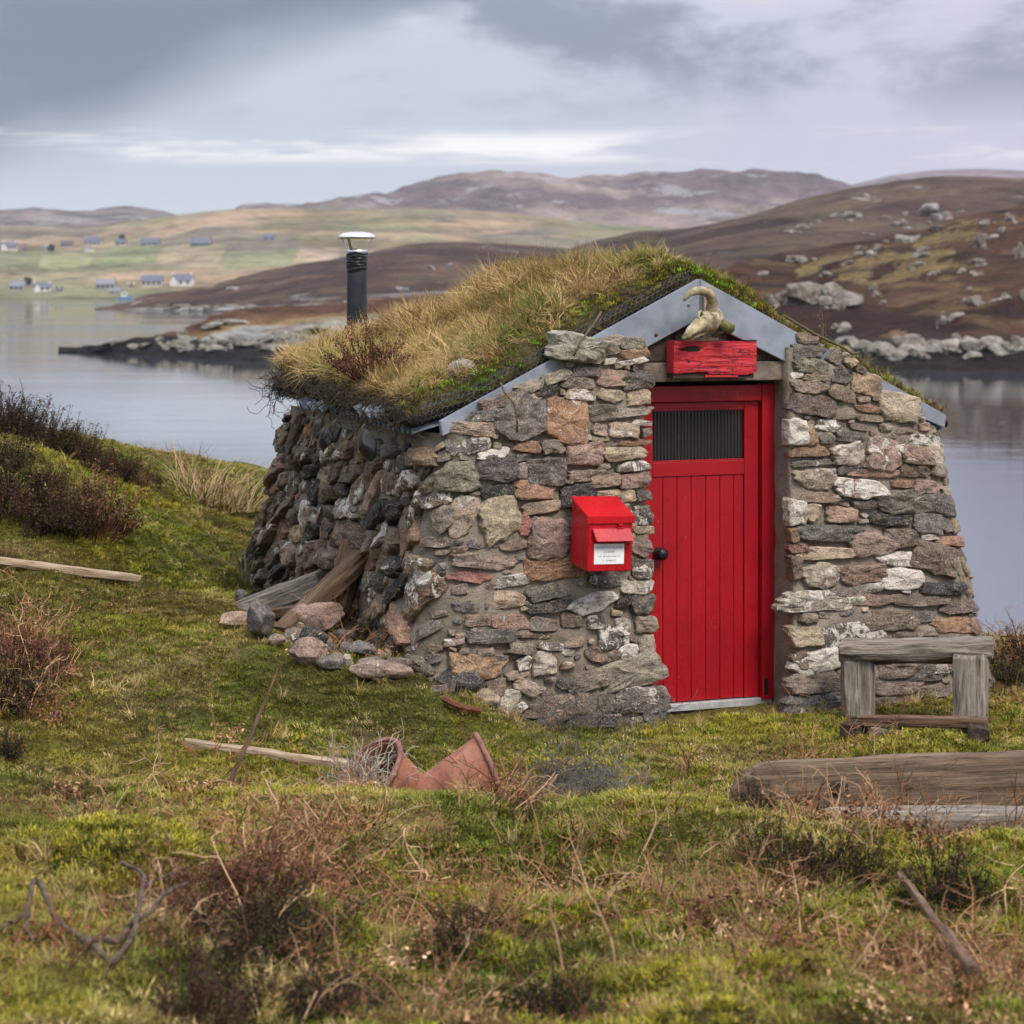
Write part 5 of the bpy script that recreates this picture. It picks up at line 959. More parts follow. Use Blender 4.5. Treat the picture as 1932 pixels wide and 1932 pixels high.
# loose stones round the foot of the wall
LOOSE = [(780, 740, 380, 190, 'P', .1, 'large pink granite boulder in front of the leaning timbers'), (1150, 815, 260, 150, 'T', .45, 'brown and white stone lying right of the pink boulder'), (375, 770, 180, 250, 'G', .12, 'upright grey slab left of the dark leaning beam'), (210, 750, 260, 110, 'Q', .25, 'flat tan stone under the end of the grey beam'),
 (740, 870, 210, 150, 'K', .05, 'dark green black stone below the pink boulder'), (600, 850, 150, 90, 'B', .15, 'small brown stone left of the dark green stone'), (940, 850, 150, 90, 'G', .2, 'greenish grey stone at the right foot of the pink boulder'), (710, 975, 290, 160, 'P', .12, 'smaller pink boulder lowest on the grass'),
 (860, 1035, 190, 110, 'G', .08, 'dark grey wedge stone beside the lowest pink boulder'), (1190, 1105, 400, 130, 'N', .25, 'long low lichen spotted stone in the grass'), (1460, 990, 320, 200, 'B', .30, 'square grey brown boulder at the corner of the hut'), (1270, 920, 130, 90, 'N', .05, 'small brown stone behind the dry bracken'),
 (240, 585, 100, 80, 'G', 0, 'small dark stone behind the grey beam'), (1360, 840, 90, 100, 'R', .05, 'small rusty stone tight against the wall foot'), (1010, 700, 170, 110, 'B', .3, 'brown stone wedged behind the pink boulder'), (1060, 940, 180, 100, 'G', .2, 'grey stone below the brown and white stone'), (480, 880, 120, 80, 'N', .1, 'small brown stone at the foot of the upright slab'), (1300, 1040, 160, 100, 'D', .15, 'dark stone left of the square corner boulder'), (1700, 1170, 330, 160, 'K', .0, 'smooth black boulder under the hut corner'), (1900, 1270, 170, 110, 'T', .3, 'pale stone right of the black boulder'), (1560, 1130, 160, 80, 'B', .2, 'flat brown stone beside the black boulder')]
for i, (cx, cy, w, h, c, li, lb) in enumerate(LOOSE):
    x, y, w, h = (500+cx/2.76)*.7728, (1250+cy/2.76)*.7728, w/2.76*.7728, h/2.76*.7728; P = gpt(x, y+h*.38); k = px2m(P[1]); r = RS(400+i)
    bm = bmesh.new(); bmesh.ops.create_icosphere(bm, subdivisions=4, radius=1); V = np.array([v.co[:] for v in bm.verts])
    for q in range(10): d = r.normal(size=3); d /= np.linalg.norm(d); e = V@d; V -= np.outer(np.clip(e-r.uniform(.55, .85), 0, None)*.92, d)
    V *= (1+.07*fbm(V*2.5+i, i, 4))[:, None]; V *= np.array([w*k*.56, min(w, h)*k*.6, h*k*.62]); F = [[v.index for v in f.verts] for f in bm.faces]; bm.free()
    tag(obj('loose_stone', make_mesh('loose_stone', V, F, STONE, False, (*COLS[c], li)), None, (P[0], P[1]+min(w, h)*k*.12, P[2]+h*k*.50), (0, 0, 0)), lb, 'stone', 'stones strewn along the wall foot')

rr_ = RS(77)
for i in range(30):
    f = rr_.rand(); x = 470+540*f+rr_.normal()*12; y = 1158+190*f+rr_.uniform(-6, 26); w, h = rr_.uniform(16, 44), rr_.uniform(12, 28); P = gpt(x, y); k = px2m(P[1]); c = 'GBDNTPYK'[rr_.randint(8)]
    V, F = stone_vf(w*k, h*k, 0, h*k*.5, 9000+i, 18, .5); V = np.stack([V[:, 0], -V[:, 2]*1.1+h*k*.2, V[:, 1]], -1); tag(obj('loose_stone', make_mesh('loose_stone', V, F, STONE, False, (*(np.array(COLS[c])*rr_.uniform(.7, 1.1)), rr_.uniform(0, .45))), None, (P[0], P[1], P[2]+h*k*.28), (rr_.normal()*.25, rr_.normal()*.3, rr_.normal()*.6)), 'small angular stone in the rubble along the wall foot', 'stone', 'stones strewn along the wall foot')
# ---- broken terracotta pots
def pot(M_, d, L, r0, r1, label, seed, notch=False):
    d = np.array(d, float); d /= np.linalg.norm(d); B_ = M_-d*L; t = thing('terracotta_pot', label, 'pot', tuple(B_)); t.rotation_euler = Vector(d).to_track_quat('Z', 'Y').to_euler()
    pr = [(r0+(r1-r0)*s, L*s) for s in np.linspace(0, .97, 16)]; inn = [(a-.014, b) for a, b in pr[::-1]]; seg = 48; V, F = lathe_vf(pr+[(r1, L), (r1-.014, L)]+inn, seg); V += np.stack([vn(V*20+seed, 1), vn(V*20+seed, 2), 0*V[:, 0]], -1)*.003
    if notch:
        an = np.arctan2(V[:, 1], V[:, 0]); drop = lambda f: any((np.cos(an[i]-notch) > .93+.05*vn(np.array([V[i, 2]*40, an[i]*6, 0]), 3)) and V[i, 2] > L*(.80-.05*math.sin(an[i]*9)) for i in f); F = [f for f in F if not drop(f)]
    obj('wall', make_mesh('wall', V, F, TERRA, True), t)
    q = np.linspace(0, 2*math.pi, 49); ring = np.stack([np.cos(q)*(r1+.004), np.sin(q)*(r1+.004), 0*q+L], -1); ring += np.stack([vn(ring*25, 5)]*3, -1)*.003; obj('rim', make_mesh('rim', *tube_vf(ring, .013, 8, False), TERRARIM, True), t); return t
g1 = gz(np.array([-.6]), np.array([10.1]))[0]
pot(at(694, 1462, 9.98), (-.62, -.38, .66), .29, .145, .180, 'broken terracotta pot lying with its mouth open and dry grass inside', 301)
pot(at(926, 1462, 10.05), (.93, .16, .34), .37, .085, .180, 'cone shaped terracotta pot lying on its side with a broken rim', 302)
# ---- tangles of old wire
def tangle(name, n, cf, rad, m, seed, label=None, cat=None, kind=None, parent=None, curl=.5, steps=10, step=.03):
    r = RS(seed); parts = []
    for i in range(n):
        p = cf(r); d = r.normal(size=3); d /= np.linalg.norm(d); pts = [p]
        for s in range(steps): d = d+r.normal(size=3)*curl; d /= np.linalg.norm(d); p = p+d*step; pts.append(p)
        parts.append(tube_vf(pts, rad, 3, False))
    return tag(obj(name, make_mesh(name, *join_vf(parts), m), parent), label, cat, kind=kind)
tc_ = gpt(1090, 1508); tc_[1] += .10
def dome(r):
    while True:
        q = r.uniform(-1, 1, 3); 
        if q[2] > -.2 and np.dot(q, q) < 1: return tc_+q*np.array([.20, .14, .11])
tangle('wire_tangle', 230, dome, .0016, NETWIRE, 1, 'grey tangled ball of old wire in the grass right of the pots', 'wire')
pin = at(712, 1480, 9.95)
tangle('dry_stalks', 160, lambda r: pin+r.normal(size=3)*np.array([.055, .05, .025])+np.array([-.04, -.02, -.02]), .0018, plain('grey_dead_grass', (.30, .26, .19), .9, 0, .2, 20, 0), 2, 'dead grey grass stuffed in the mouth of the left pot', 'grass', curl=.35)
def foot(r): x = r.uniform(1000, 1240); y = 1352+r.uniform(-45, 12)+(x-1000)*.06; u, z = pfront(x, y); return h2w(np.array([u, float(vf(z))-.10-r.uniform(0, .08), z]))
tangle('wire_netting', 150, foot, .0015, NETWIRE, 3, 'grey wire netting snarled along the foot of the wall', 'wire', curl=.6, steps=9)
cr = np.array([-1.72, 3.3, 1.52])
tangle('torn_netting', 34, lambda r: np.array([-1.66, 2.62, 1.62])+np.array([r.uniform(-.05, .05), r.uniform(-.08, .10), r.uniform(-.10, .06)]), .0018, TAPE, 4, None, None, 'stuff', hut, .45, 8, .026)
def eave(r): v = r.uniform(.15, 2.64); return np.array([-1.675+r.uniform(-.03, .03), v, float(ROOFZ(-1.66))+float(SAG(-1.66, v))+r.uniform(-.055, .07)])
tag(tangle('eave_roots', 800, eave, .0020, plain('dead_roots', (.060, .045, .030), .95, 0, .4, 20, 0), 5, None, None, 'stuff', hut, .6, 6, .022), kind='stuff')
# curved strip of rusty iron
p = [at(x, y, Y) for x, y, Y in ((838, 1318, 11.3), (860, 1330, 11.25), (880, 1337, 11.25), (905, 1341, 11.3))]; V, F = tube_vf(p, .018, 6); V[:, 2] = V[:, 2]; tag(obj('iron_strip', make_mesh('iron_strip', V, F, RUST)), 'bent rusty iron strip in the grass at the hut corner', 'iron strip')
# leaning stake and driftwood in the foreground
p0, p1 = gpt(1835, 1905), gpt(1700, 1690); timber('stake', up(p0, .10), up(p1, .07), .036, .034, WOOD_BROWN, 'split brown stake lying across the bank at lower right', 'stake', seed=41, rnd=.6, rough=.008, taper=.35)
def drift(pts, rad, par):
    P = np.array([gpt(x, y+8)+np.array([0, 0, dz]) for x, y, dz in pts]); n = len(P); tt = np.linspace(0, n-1, n*7); P = np.stack([np.interp(tt, range(n), P[:, k]) for k in range(3)], -1)
    for _ in range(5): P[1:-1] = (P[:-2]+2*P[1:-1]+P[2:])/4
    V, F = tube_vf(P, np.interp(tt, [0, n-1], rad), 8); V += np.stack([fbm(V*30, 1, 2), fbm(V*30, 2, 2), fbm(V*30, 3, 2)], -1)*.004; return obj('limb', make_mesh('limb', V, F, WOOD_DRIFT, True), par)
t = thing('driftwood_branch', 'crooked grey driftwood branch at the lower left', 'branch', (0, 0, 0))
drift([(-5, 1768, .03), (28, 1762, .04), (52, 1758, .06), (60, 1742, .12), (70, 1735, .13), (84, 1742, .10), (100, 1762, .06), (128, 1780, .05), (160, 1795, .04), (196, 1800, .05), (224, 1796, .04), (250, 1785, .07)], (.007, .010), t)
drift([(165, 1797, .04), (188, 1812, .04), (206, 1828, .03), (216, 1834, .03), (232, 1822, .05), (248, 1806, .06), (262, 1780, .09), (266, 1756, .12), (274, 1742, .13), (268, 1728, .14), (240, 1712, .14), (228, 1700, .13)], (.011, .005), t)
drift([(250, 1788, .07), (280, 1782, .09), (306, 1760, .12), (330, 1752, .13), (352, 1742, .13)], (.008, .004), t)
drift([(268, 1750, .12), (290, 1735, .13), (318, 1728, .14), (340, 1715, .14)], (.006, .003), t)
drift([(54, 1757, .06), (50, 1775, .04), (62, 1790, .03)], (.007, .004), t)
# ------------------------------------------------------------------ vegetation
SRC = {}
def source(cname, meshes):
    col = bpy.data.collections.new(cname)
    for i, me in enumerate(meshes): col.objects.link(bpy.data.objects.new(f'{cname}_{i:02d}', me))
    SRC[cname] = col; return col
def scatter(name, col, P, rot, scl, tint, parent=None, nsrc=4, seed=0, label=None):
    n = len(P); me = bpy.data.meshes.new(name); me.from_pydata(np.asarray(P).tolist(), [], [])
    a = me.attributes.new('rot', 'FLOAT_VECTOR', 'POINT'); a.data.foreach_set('vector', np.asarray(rot, np.float32).ravel())
    a = me.attributes.new('scl', 'FLOAT_VECTOR', 'POINT'); a.data.foreach_set('vector', np.asarray(scl, np.float32).ravel())
    a = me.attributes.new('idx', 'INT', 'POINT'); a.data.foreach_set('value', RS(seed).randint(0, nsrc, n).astype(np.int32))
    a = me.attributes.new('tint', 'FLOAT_COLOR', 'POINT'); c = np.ones((n, 4), np.float32); c[:, :3] = tint; a.data.foreach_set('color', c.ravel())
    o = tag(obj(name, me, parent), label, kind='stuff')
    g = bpy.data.node_groups.new(name, 'GeometryNodeTree'); g.interface.new_socket('Geometry', in_out='INPUT', socket_type='NodeSocketGeometry'); g.interface.new_socket('Geometry', in_out='OUTPUT', socket_type='NodeSocketGeometry'); N = NT(g)
    gi = N.n('NodeGroupInput'); ci = N.n('GeometryNodeCollectionInfo', transform_space='ORIGINAL'); ci.inputs['Collection'].default_value = col; ci.inputs['Separate Children'].default_value = True; ci.inputs['Reset Children'].default_value = True
    na = lambda nm, dt: N.n('GeometryNodeInputNamedAttribute', {'Name': nm}, data_type=dt).outputs[0]
    ip = N.n('GeometryNodeInstanceOnPoints', {'Points': gi.outputs[0], 'Instance': ci.outputs[0], 'Pick Instance': True, 'Instance Index': na('idx', 'INT'), 'Rotation': na('rot', 'FLOAT_VECTOR'), 'Scale': na('scl', 'FLOAT_VECTOR')})
    N.n('NodeGroupOutput', {0: ip.outputs[0]}); md = o.modifiers.new('scatter', 'NODES'); md.node_group = g; return o
def blades(n, rad, h0, h1, wid, lean, droop, seed, var=.25, stiff=1.0):
    r = RS(seed); V, F, K = [], [], []
    for i in range(n):
        a = r.rand()*6.283; rr = rad*math.sqrt(r.rand()); b = np.array([rr*math.cos(a), rr*math.sin(a), -.012]); h = r.uniform(h0, h1); az_ = a+r.normal()*.9; d = np.array([math.cos(az_), math.sin(az_), 0]); l = lean*r.uniform(.2, 1.2)
        sd = np.array([-d[1], d[0], 0])*wid/2*r.uniform(.7, 1.2); p1 = b+np.array([0, 0, h*.55])+d*h*l*.35; p2 = p1+np.array([0, 0, h*(.45-droop*r.rand())])+d*h*l*.75; o = len(V)
        V += [b-sd, b+sd, p1+sd*.8, p1-sd*.8, p2]; F += [(o, o+1, o+2, o+3), (o+3, o+2, o+4)]; k = 1+var*r.normal(); K += [(k, k*r.uniform(.93, 1.05), k*.95)]*5
    return make_mesh('grass_clump', V, F, BLADE, False, np.clip(K, .25, 2.2))
source('short_turf', [blades(60, .055, .012, .032, .0040, 1.0, .3, 500+i) for i in range(5)])
source('tall_tuft', [blades(44, .030, .06, .20, .0034, .85, .45, 520+i) for i in range(5)])
source('moss_pad', [blades(70, .05, .010, .022, .0055, 1.3, .4, 540+i) for i in range(4)])
# dead bracken: jointed stems with side stalks
def bracken(n, h0, h1, seed, lying=False, rad=.0028):
    r = RS(seed); parts = []; K = []
    def stem(p, d, L, rd, lev):
        pts = [p]; m = 6
        for s in range(m): d = d+r.normal(size=3)*(.16 if lev == 0 else .28)+(np.array([0, 0, -.06]) if s > 2 else 0); d = d/np.linalg.norm(d); pts.append(pts[-1]+d*L/m)
        v, f = tube_vf(pts, np.linspace(rd, rd*.45, m+1), 4, False); parts.append((v, f)); k = 1+.25*r.normal(); K.append(np.tile(np.clip((k, k*.96, k*.92), .3, 2), (len(v), 1)))
        if lev < 2:
            for q in range(r.randint(1, 4) if lev == 0 else r.randint(0, 3)):
                i = r.randint(2, m+1); e = r.normal(size=3); e /= np.linalg.norm(e); stem(pts[i], d*.6+e*.8, L*r.uniform(.25, .5), rd*.6, lev+1)
    for i in range(n):
        a = r.rand()*6.283; e = np.array([math.cos(a), math.sin(a), 0]); d = np.array([0, 0, 1])*(.25 if lying else 1)+e*r.uniform(.1, .6 if not lying else 1.2); d /= np.linalg.norm(d); stem(e*r.rand()*.06+np.array([0, 0, -.02]), d, r.uniform(h0, h1), rad, 0)
    V, F = join_vf(parts); return make_mesh('bracken_stems', V, F, TWIG, False, np.concatenate(K))
source('bracken_standing', [bracken(3, .16, .34, 600+i) for i in range(6)])
source('bracken_lying', [bracken(4, .14, .32, 620+i, True, .0024) for i in range(5)])
def curls(seed, n=130, rad=.05):
    r = RS(seed); Q = r.normal(size=(n, 3))*np.array([rad, rad, rad*.45])+np.array([0, 0, rad*.4]); V, F, K = [], [], []
    for i in range(n):
        a = r.normal(size=3)*.0075; b = r.normal(size=3)*.005; o = len(V); V += [Q[i], Q[i]+a, Q[i]+a+b, Q[i]+b]; F.append((o, o+1, o+2, o+3)); k = np.clip(1+.35*r.normal(), .3, 2); K += [(k, k*.95, k*.9)]*4
    return make_mesh('dead_frond', V, F, BLADE, False, K)
source('dead_fronds', [curls(640+i) for i in range(4)])

def scat_ground(n, seed, dens, ymin=5.4, ymax=21.5):
    r = RS(seed); Y = ymin+(ymax-ymin)*r.rand(n*3); keep = r.rand(n*3) < (.49*Y+1.0)/(.49*ymax+1.0); Y = Y[keep]; X = (r.rand(len(Y))-.5)*(.49*Y+1.0); u, v, d = hutmask(X, Y); q = proj(np.stack([X, Y, gz0(X, Y)], -1))
    k = (d > .0)*dens(X, Y, q); keep = r.rand(len(X)) < k; X, Y, q = X[keep], Y[keep], q[keep]; return X, Y, gz(X, Y), q, RS(seed+1)
def eul(n, r, tilt=.18): return np.stack([r.normal(size=n)*tilt, r.normal(size=n)*tilt, r.rand(n)*6.283], -1)
def tints(cols, wts, n, r, jit=.16):
    cols = np.array(cols); k = wts/ wts.sum(1, keepdims=True); cum = np.cumsum(k, 1); pick = (r.rand(n)[:, None] > cum).sum(1).clip(0, len(cols)-1); c = cols[pick]*(1+jit*r.normal(size=n))[:, None]; return np.clip(c, .005, .9)
def pxn(q, s, seed): return fbm(np.stack([q[:, 0]*s, q[:, 1]*s*2.2, q[:, 0]*0], -1), seed, 4)

# ground turf
X, Y, Zg, q, r = scat_ground(42000, 700, lambda X, Y, q: 1.0)
n = len(X); ns = fbm(xy3(X, Y, 1.1), 701, 4); n2 = fbm(xy3(X, Y, 3.2), 702, 4); fg = sstep(9.6, 8.2, Y)
T_ = ground_col(X, Y)*(1+.13*r.normal(size=n))[:, None]; T_ = np.where((r.rand(n) < .07)[:, None], np.array((.42, .32, .14))*(.7+.5*r.rand(n))[:, None], T_); T_ = np.clip(T_, .01, .8)
s_ = (.58+.18*fg+.25*sstep(.1, .6, n2)+.15*r.rand(n)); scatter('grass', SRC['short_turf'], np.stack([X, Y, Zg], -1), eul(n, r), np.stack([s_*1.25, s_*1.25, s_*r.uniform(.7, 1.25, n)], -1), T_, nsrc=5, seed=1, label='short yellow green turf over the slope')
# moss pads on the foreground bank
X, Y, Zg, q, r = scat_ground(30000, 710, lambda X, Y, q: sstep(.0, .35, fbm(xy3(X, Y, 1.7), 711, 4))*(.25+.75*sstep(10.5, 9.0, Y)))
n = len(X); k_ = sstep(-.3, .3, fbm(xy3(X, Y, 2.4), 712, 3)); T_ = lerp((.27, .235, .032), (.14, .165, .025), k_)*(1+.1*r.normal(size=n))[:, None]; T_ = np.clip(T_, .01, .8); s_ = r.uniform(.7, 1.3, n)
scatter('moss', SRC['moss_pad'], np.stack([X, Y, Zg+.006], -1), eul(n, r, .25), np.stack([s_, s_, s_*1.4], -1), T_, nsrc=4, seed=2, label='bright moss in the short turf')
# longer pale grass in tussocks
def tall_d(X, Y, q):
    a = sstep(.18, .5, fbm(xy3(X, Y, 1.3), 721, 4))*.22*sstep(10.2, 8.5, Y)+.05*sstep(.1, .5, fbm(xy3(X, Y, 2), 722, 3)); u, v, d = hutmask(X, Y); a = a+.55*np.exp(-(d/.10)**2)*(u < 1.7)*(v < 3.4)
    return np.clip(a, 0, 1)
X, Y, Zg, q, r = scat_ground(15000, 720, tall_d); n = len(X); T_ = tints([(.46, .35, .16), (.32, .26, .08), (.20, .20, .05), (.30, .18, .085)], np.stack([1+0*X, .8+0*X, .6+0*X, .5+0*X], -1), n, r); s_ = r.uniform(.35, .75, n)
scatter('long_grass', SRC['tall_tuft'], np.stack([X, Y, Zg], -1), eul(n, r, .3), np.stack([s_, s_, s_], -1), T_, nsrc=5, seed=3, label='longer dry grass in the tussocks')
# dead bracken zones, by where they lie on the ground
ZON = [(575, 1650, 120, 80, 1.0), (820, 1740, 170, 75, .75), (1180, 1690, 220, 95, .48), (1430, 1760, 200, 75, .5), (1820, 1860, 150, 90, 1.0), (1700, 1580, 230, 34, .55), (1560, 1425, 130, 22, .35), (960, 1490, 60, 34, .9), (55, 1225, 75, 70, .9), (60, 1330, 60, 45, .6), (640, 1215, 45, 26, .5), (760, 1240, 60, 25, .45), (900, 1900, 300, 40, .35), (1150, 1600, 260, 45, .16), (260, 1560, 240, 50, .22), (200, 1500, 150, 40, .12), (330, 1820, 160, 60, .5), (100, 1870, 140, 50, .35), (650, 1850, 120, 60, .5), (215, 1180, 30, 22, .3), (390, 1430, 50, 25, .3), (400, 865, 90, 16, .35), (1915, 1250, 30, 40, .8), (1905, 1350, 40, 25, .35), (1250, 1460, 160, 30, .10), (650, 1500, 60, 20, .35), (1460, 1890, 250, 40, .35)]
def zone(q, mul=1.0):
    k = np.zeros(len(q))
    for x, y, a, b, d in ZON: k = np.maximum(k, d*np.exp(-(((q[:, 0]-x)/a)**2+((q[:, 1]-y)/b)**2)))
    return np.clip(k*mul, 0, 1)
RUS = [(.32, .185, .10), (.23, .115, .062), (.46, .31, .185), (.13, .068, .042)]
for nm, src, N0, sd_, mul, sc, lb in (('bracken_stalks', 'bracken_standing', 9000, 730, .55, (.6, 1.15), 'dead bracken stalks standing in drifts'), ('bracken_litter', 'bracken_lying', 15000, 740, .58, (.6, 1.1), 'fallen bracken stems matted on the bank'), ('bracken_fronds', 'dead_fronds', 13000, 750, .65, (.6, 1.2), 'withered rust brown bracken fronds')):
    X, Y, Zg, q, r = scat_ground(N0, sd_, lambda X, Y, q: zone(q, mul)**1.25); n = len(X); s_ = r.uniform(*sc, n)*(np.where(q[:, 1] < 900, .5, 1)); T_ = tints(RUS, np.tile([1, .9, .55, .5] if nm != 'bracken_fronds' else [.7, 1.3, .15, 1.0], (n, 1)), n, r, .2)
    scatter(nm, SRC[src], np.stack([X, Y, Zg], -1), eul(n, r, .22), np.stack([s_, s_, s_], -1), T_, nsrc=4, seed=sd_, label=lb)
    print(nm, n)

# roof grass
r = RS(800); n = 7000; u = r.uniform(TU0+.03, .22, n); v = r.uniform(TV0+.10, TV1-.03, n); 
front = (v < TV0+.30+.10*fbm(np.stack([u*4, u*0, u*0], -1), 801, 3)); keep = ~(front & (r.rand(n) < .85)); u, v = u[keep], v[keep]; n = len(u); z = turf_top(u, v)
nz = fbm(np.stack([u*2.2, v*2.2, u*0], -1), 802, 4); gr = sstep(.1, .5, nz)+.9*sstep(-.35, .0, u)+.5*sstep(2.0, 3.0, v)*sstep(-1.2, -.5, u)
w = np.stack([1.1+0*u, .7+0*u, .30+1.5*gr, .40+0*u], -1); T_ = tints([(.46, .325, .150), (.36, .235, .105), (.19, .20, .05), (.25, .145, .07)], w, n, r, .14)
cl_ = fbm(np.stack([u*5, v*5, u*0], -1), 803, 3); s_ = (r.uniform(.45, .95, n)+.55*np.clip(cl_, -.5, .8)+.5*(r.rand(n) < .05))*(1-.35*sstep(-.3, .1, u)); s_ = np.clip(s_, .25, 1.6)*.74; tl = np.stack([r.normal(size=n)*.35+.12+.5*fbm(np.stack([u*2.5, v*2.5, u*0], -1), 804, 3), -.30+r.normal(size=n)*.35+.5*fbm(np.stack([u*2.5, v*2.5, u*0], -1), 805, 3), r.rand(n)*6.28], -1); tl[:, 2] = 0
e3 = [(Euler((a, b, 0)).to_matrix() @ Matrix.Rotation(c, 3, 'Z')).to_euler()[:] for a, b, c in zip(tl[:, 0], tl[:, 1], r.rand(n)*6.28)]
scatter('roof_grass', SRC['tall_tuft'], np.stack([u, v, z], -1), np.array(e3), np.stack([s_*1.15, s_*1.15, s_], -1), T_, hut, 5, 4, 'long straw coloured grass on the roof')
# moss and short growth: front edge, ridge, right slope, eave
r = RS(810); n = 9000; u = r.uniform(TU0, TU1, n); v = r.uniform(TV0, TV1, n); fe = np.exp(-((v-TV0-.10)/.14)**2); rg_ = np.exp(-((u+.02)/.22)**2); k = .9*fe*(.35+.65*sstep(-.2, .3, fbm(np.stack([u*3, v*3, u*0], -1), 811, 3)))+.55*rg_+.8*(u > .15)
keep = r.rand(n) < k; u, v, fe, rg_ = u[keep], v[keep], fe[keep], rg_[keep]; n = len(u); br = np.exp(-((u+1.2)/.28)**2)+.9*np.exp(-((u-.05)/.15)**2)*sstep(.8, .2, v)
T_ = tints([(.24, .225, .03), (.17, .29, .025), (.155, .14, .04), (.14, .10, .05)], np.stack([.8+0*u, .1+2.2*br*fe, .8+0*u, .5+.6*(u > .15)], -1), n, r); s_ = r.uniform(.6, 1.2, n)
scatter('roof_moss', SRC['moss_pad'], np.stack([u, v, turf_top(u, v)], -1), eul(n, r, .3), np.stack([s_, s_, s_*1.5], -1), T_, hut, 4, 5, 'green moss along the edge and ridge of the roof')
r = RS(820); n = 1500; u = r.uniform(.0, TU1-.02, n); v = r.uniform(TV0+.02, TV1, n); T_ = tints([(.22, .19, .055), (.30, .22, .10), (.15, .15, .04)], np.ones((n, 3)), n, r); s_ = r.uniform(.28, .55, n); scatter('roof_sward', SRC['tall_tuft'], np.stack([u, v, turf_top(u, v)], -1), eul(n, r, .35), np.stack([s_, s_, s_], -1), T_, hut, 5, 6, 'thin dull grass on the right slope of the roof')
r = RS(830); n = 46; u = r.uniform(-1.3, 1.2, n); v = r.uniform(.2, 2.6, n); s_ = r.uniform(.5, .8, n); scatter('roof_stalks', SRC['bracken_standing'], np.stack([u, v, turf_top(u, v)], -1), eul(n, r, .1), np.stack([s_*.25, s_*.25, s_], -1), tints(RUS, np.ones((n, 4)), n, r), hut, 6, 7, 'thin dead stalks standing on the roof')

# heather bushes
def heather(seed, n=84, H=.30, R_=.22, pal=((.075, .042, .032), (.05, .03, .022), (.085, .06, .03), (.055, .055, .02)), wts=(1, 1, .5, .35), nl=46):
    r = RS(seed); parts = []; K = []; LV, LF, LK = [], [], []; wts = np.array(wts)/sum(wts); pal = np.array(pal)
    for i in range(n):
        a = r.rand()*6.283; e = np.array([math.cos(a), math.sin(a), 0]); sp_ = r.rand()**.6; h = H*r.uniform(.40, 1.15)*(1-.35*sp_)*(1+.35*math.sin(a*2+seed)+.2*math.sin(a*5+seed*2)); tip = e*R_*sp_+np.array([0, 0, h]); md = e*R_*sp_*.55+np.array([0, 0, h*.35])+r.normal(size=3)*.012; b = e*.05*r.rand()+np.array([0, 0, -.04])
        pts = np.array([b, md, (md+tip)/2+r.normal(size=3)*.01, tip]); v, f = tube_vf(pts, [.003, .0024, .0018, .0012], 3, False); parts.append((v, f)); K.append(np.tile(pal[1]*1.1, (len(v), 1))); c = pal[r.choice(len(pal), p=wts)]
        for q in range(nl):
            s = r.uniform(.35, 1.05); p = pts[1]+(pts[3]-pts[1])*s+r.normal(size=3)*.010; d1 = r.normal(size=3)*.0045+np.array([0, 0, .004]); d2 = r.normal(size=3)*.0034; o = len(LV); LV += [p, p+d1, p+d1+d2, p+d2]; LF.append([o, o+1, o+2, o+3]); LK += [np.clip(c*(1+.3*r.normal()), .008, .4)]*4
    V, F = join_vf(parts); st = make_mesh('stems', V, F, LEAFV, False, np.concatenate(K)); lf = make_mesh('foliage', LV, LF, LEAFV, False, np.array(LK)); return st, lf
HB = [heather(900+i) for i in range(4)]; HR_ = [heather(920+i, pal=((.15, .07, .045), (.10, .045, .03), (.19, .10, .06), (.07, .05, .025)), wts=(1, 1, .5, .3)) for i in range(2)]; HD = [heather(930+i, pal=((.045, .035, .022), (.03, .022, .016), (.05, .05, .018), (.07, .045, .03)), wts=(1, 1, .8, .5)) for i in range(2)]
def bush(x, y, s, kind, label, group=None, sink=.03, P=None, flat=1.0):
    global _bi
    P = gpt(x, y) if P is None else P; r = RS(int(x*7+y)); st, lf = kind[r.randint(len(kind))]; t = thing('heather_bush', label, 'heather', (P[0], P[1], P[2]-sink), (r.normal()*.08, r.normal()*.08, r.rand()*6.28), group); s = s*.78; t.scale = (s*1.15, s*1.15, s*flat); obj('stems', st, t); obj('foliage', lf, t)
CR = 'heather bushes along the left skyline'
for o_, (x, y, s) in zip(('first', 'second', 'third', 'fourth', 'fifth', 'sixth', 'seventh', 'eighth', 'ninth', 'tenth'), ((-12, 812, 1.2), (16, 818, 1.25), (46, 824, 1.2), (74, 834, 1.15), (100, 848, 1.1), (126, 860, 1.05), (150, 870, 1.0), (174, 882, .95), (198, 893, .9), (222, 905, .8))): bush(x, y, s, HB if o_ in ('first', 'third', 'fourth', 'sixth', 'eighth', 'ninth') else HD, f'{o_} heather bush from the left edge in the skyline row', CR)
bush(262, 915, .75, HR_, 'last reddish heather bush at the lower end of the skyline row'); bush(240, 900, .8, HB, 'brown heather bush next to the end of the skyline row'); bush(285, 912, .5, HD, 'small dark heather sprig beyond the skyline row')
bush(0, 965, 1.7, HD, 'large dark heather bush at the left edge above the lath'); bush(48, 985, 1.35, HB, 'spreading brown heather right of the large dark bush'); bush(95, 1000, 1.2, HB, 'low brown heather in the middle of the left bank'); bush(140, 1008, 1.35, HD, 'dense dark heather left of the tall russet bush'); bush(178, 1008, 1.6, HR_, 'tall russet heather bush at the right of the left bank'); bush(218, 1000, .7, HD, 'small black heather sprig leaning right of the russet bush')
bush(0, 1060, .5, HR_, 'small heather tuft at the left edge just above the lath'); bush(20, 880, 1.0, HD, 'dark heather patch under the skyline row at the left edge'); bush(90, 925, .8, HB, 'thin heather patch between the skyline row and the left bank'); bush(70, 1010, .6, HD, 'small dark heather tuft low on the left bank')
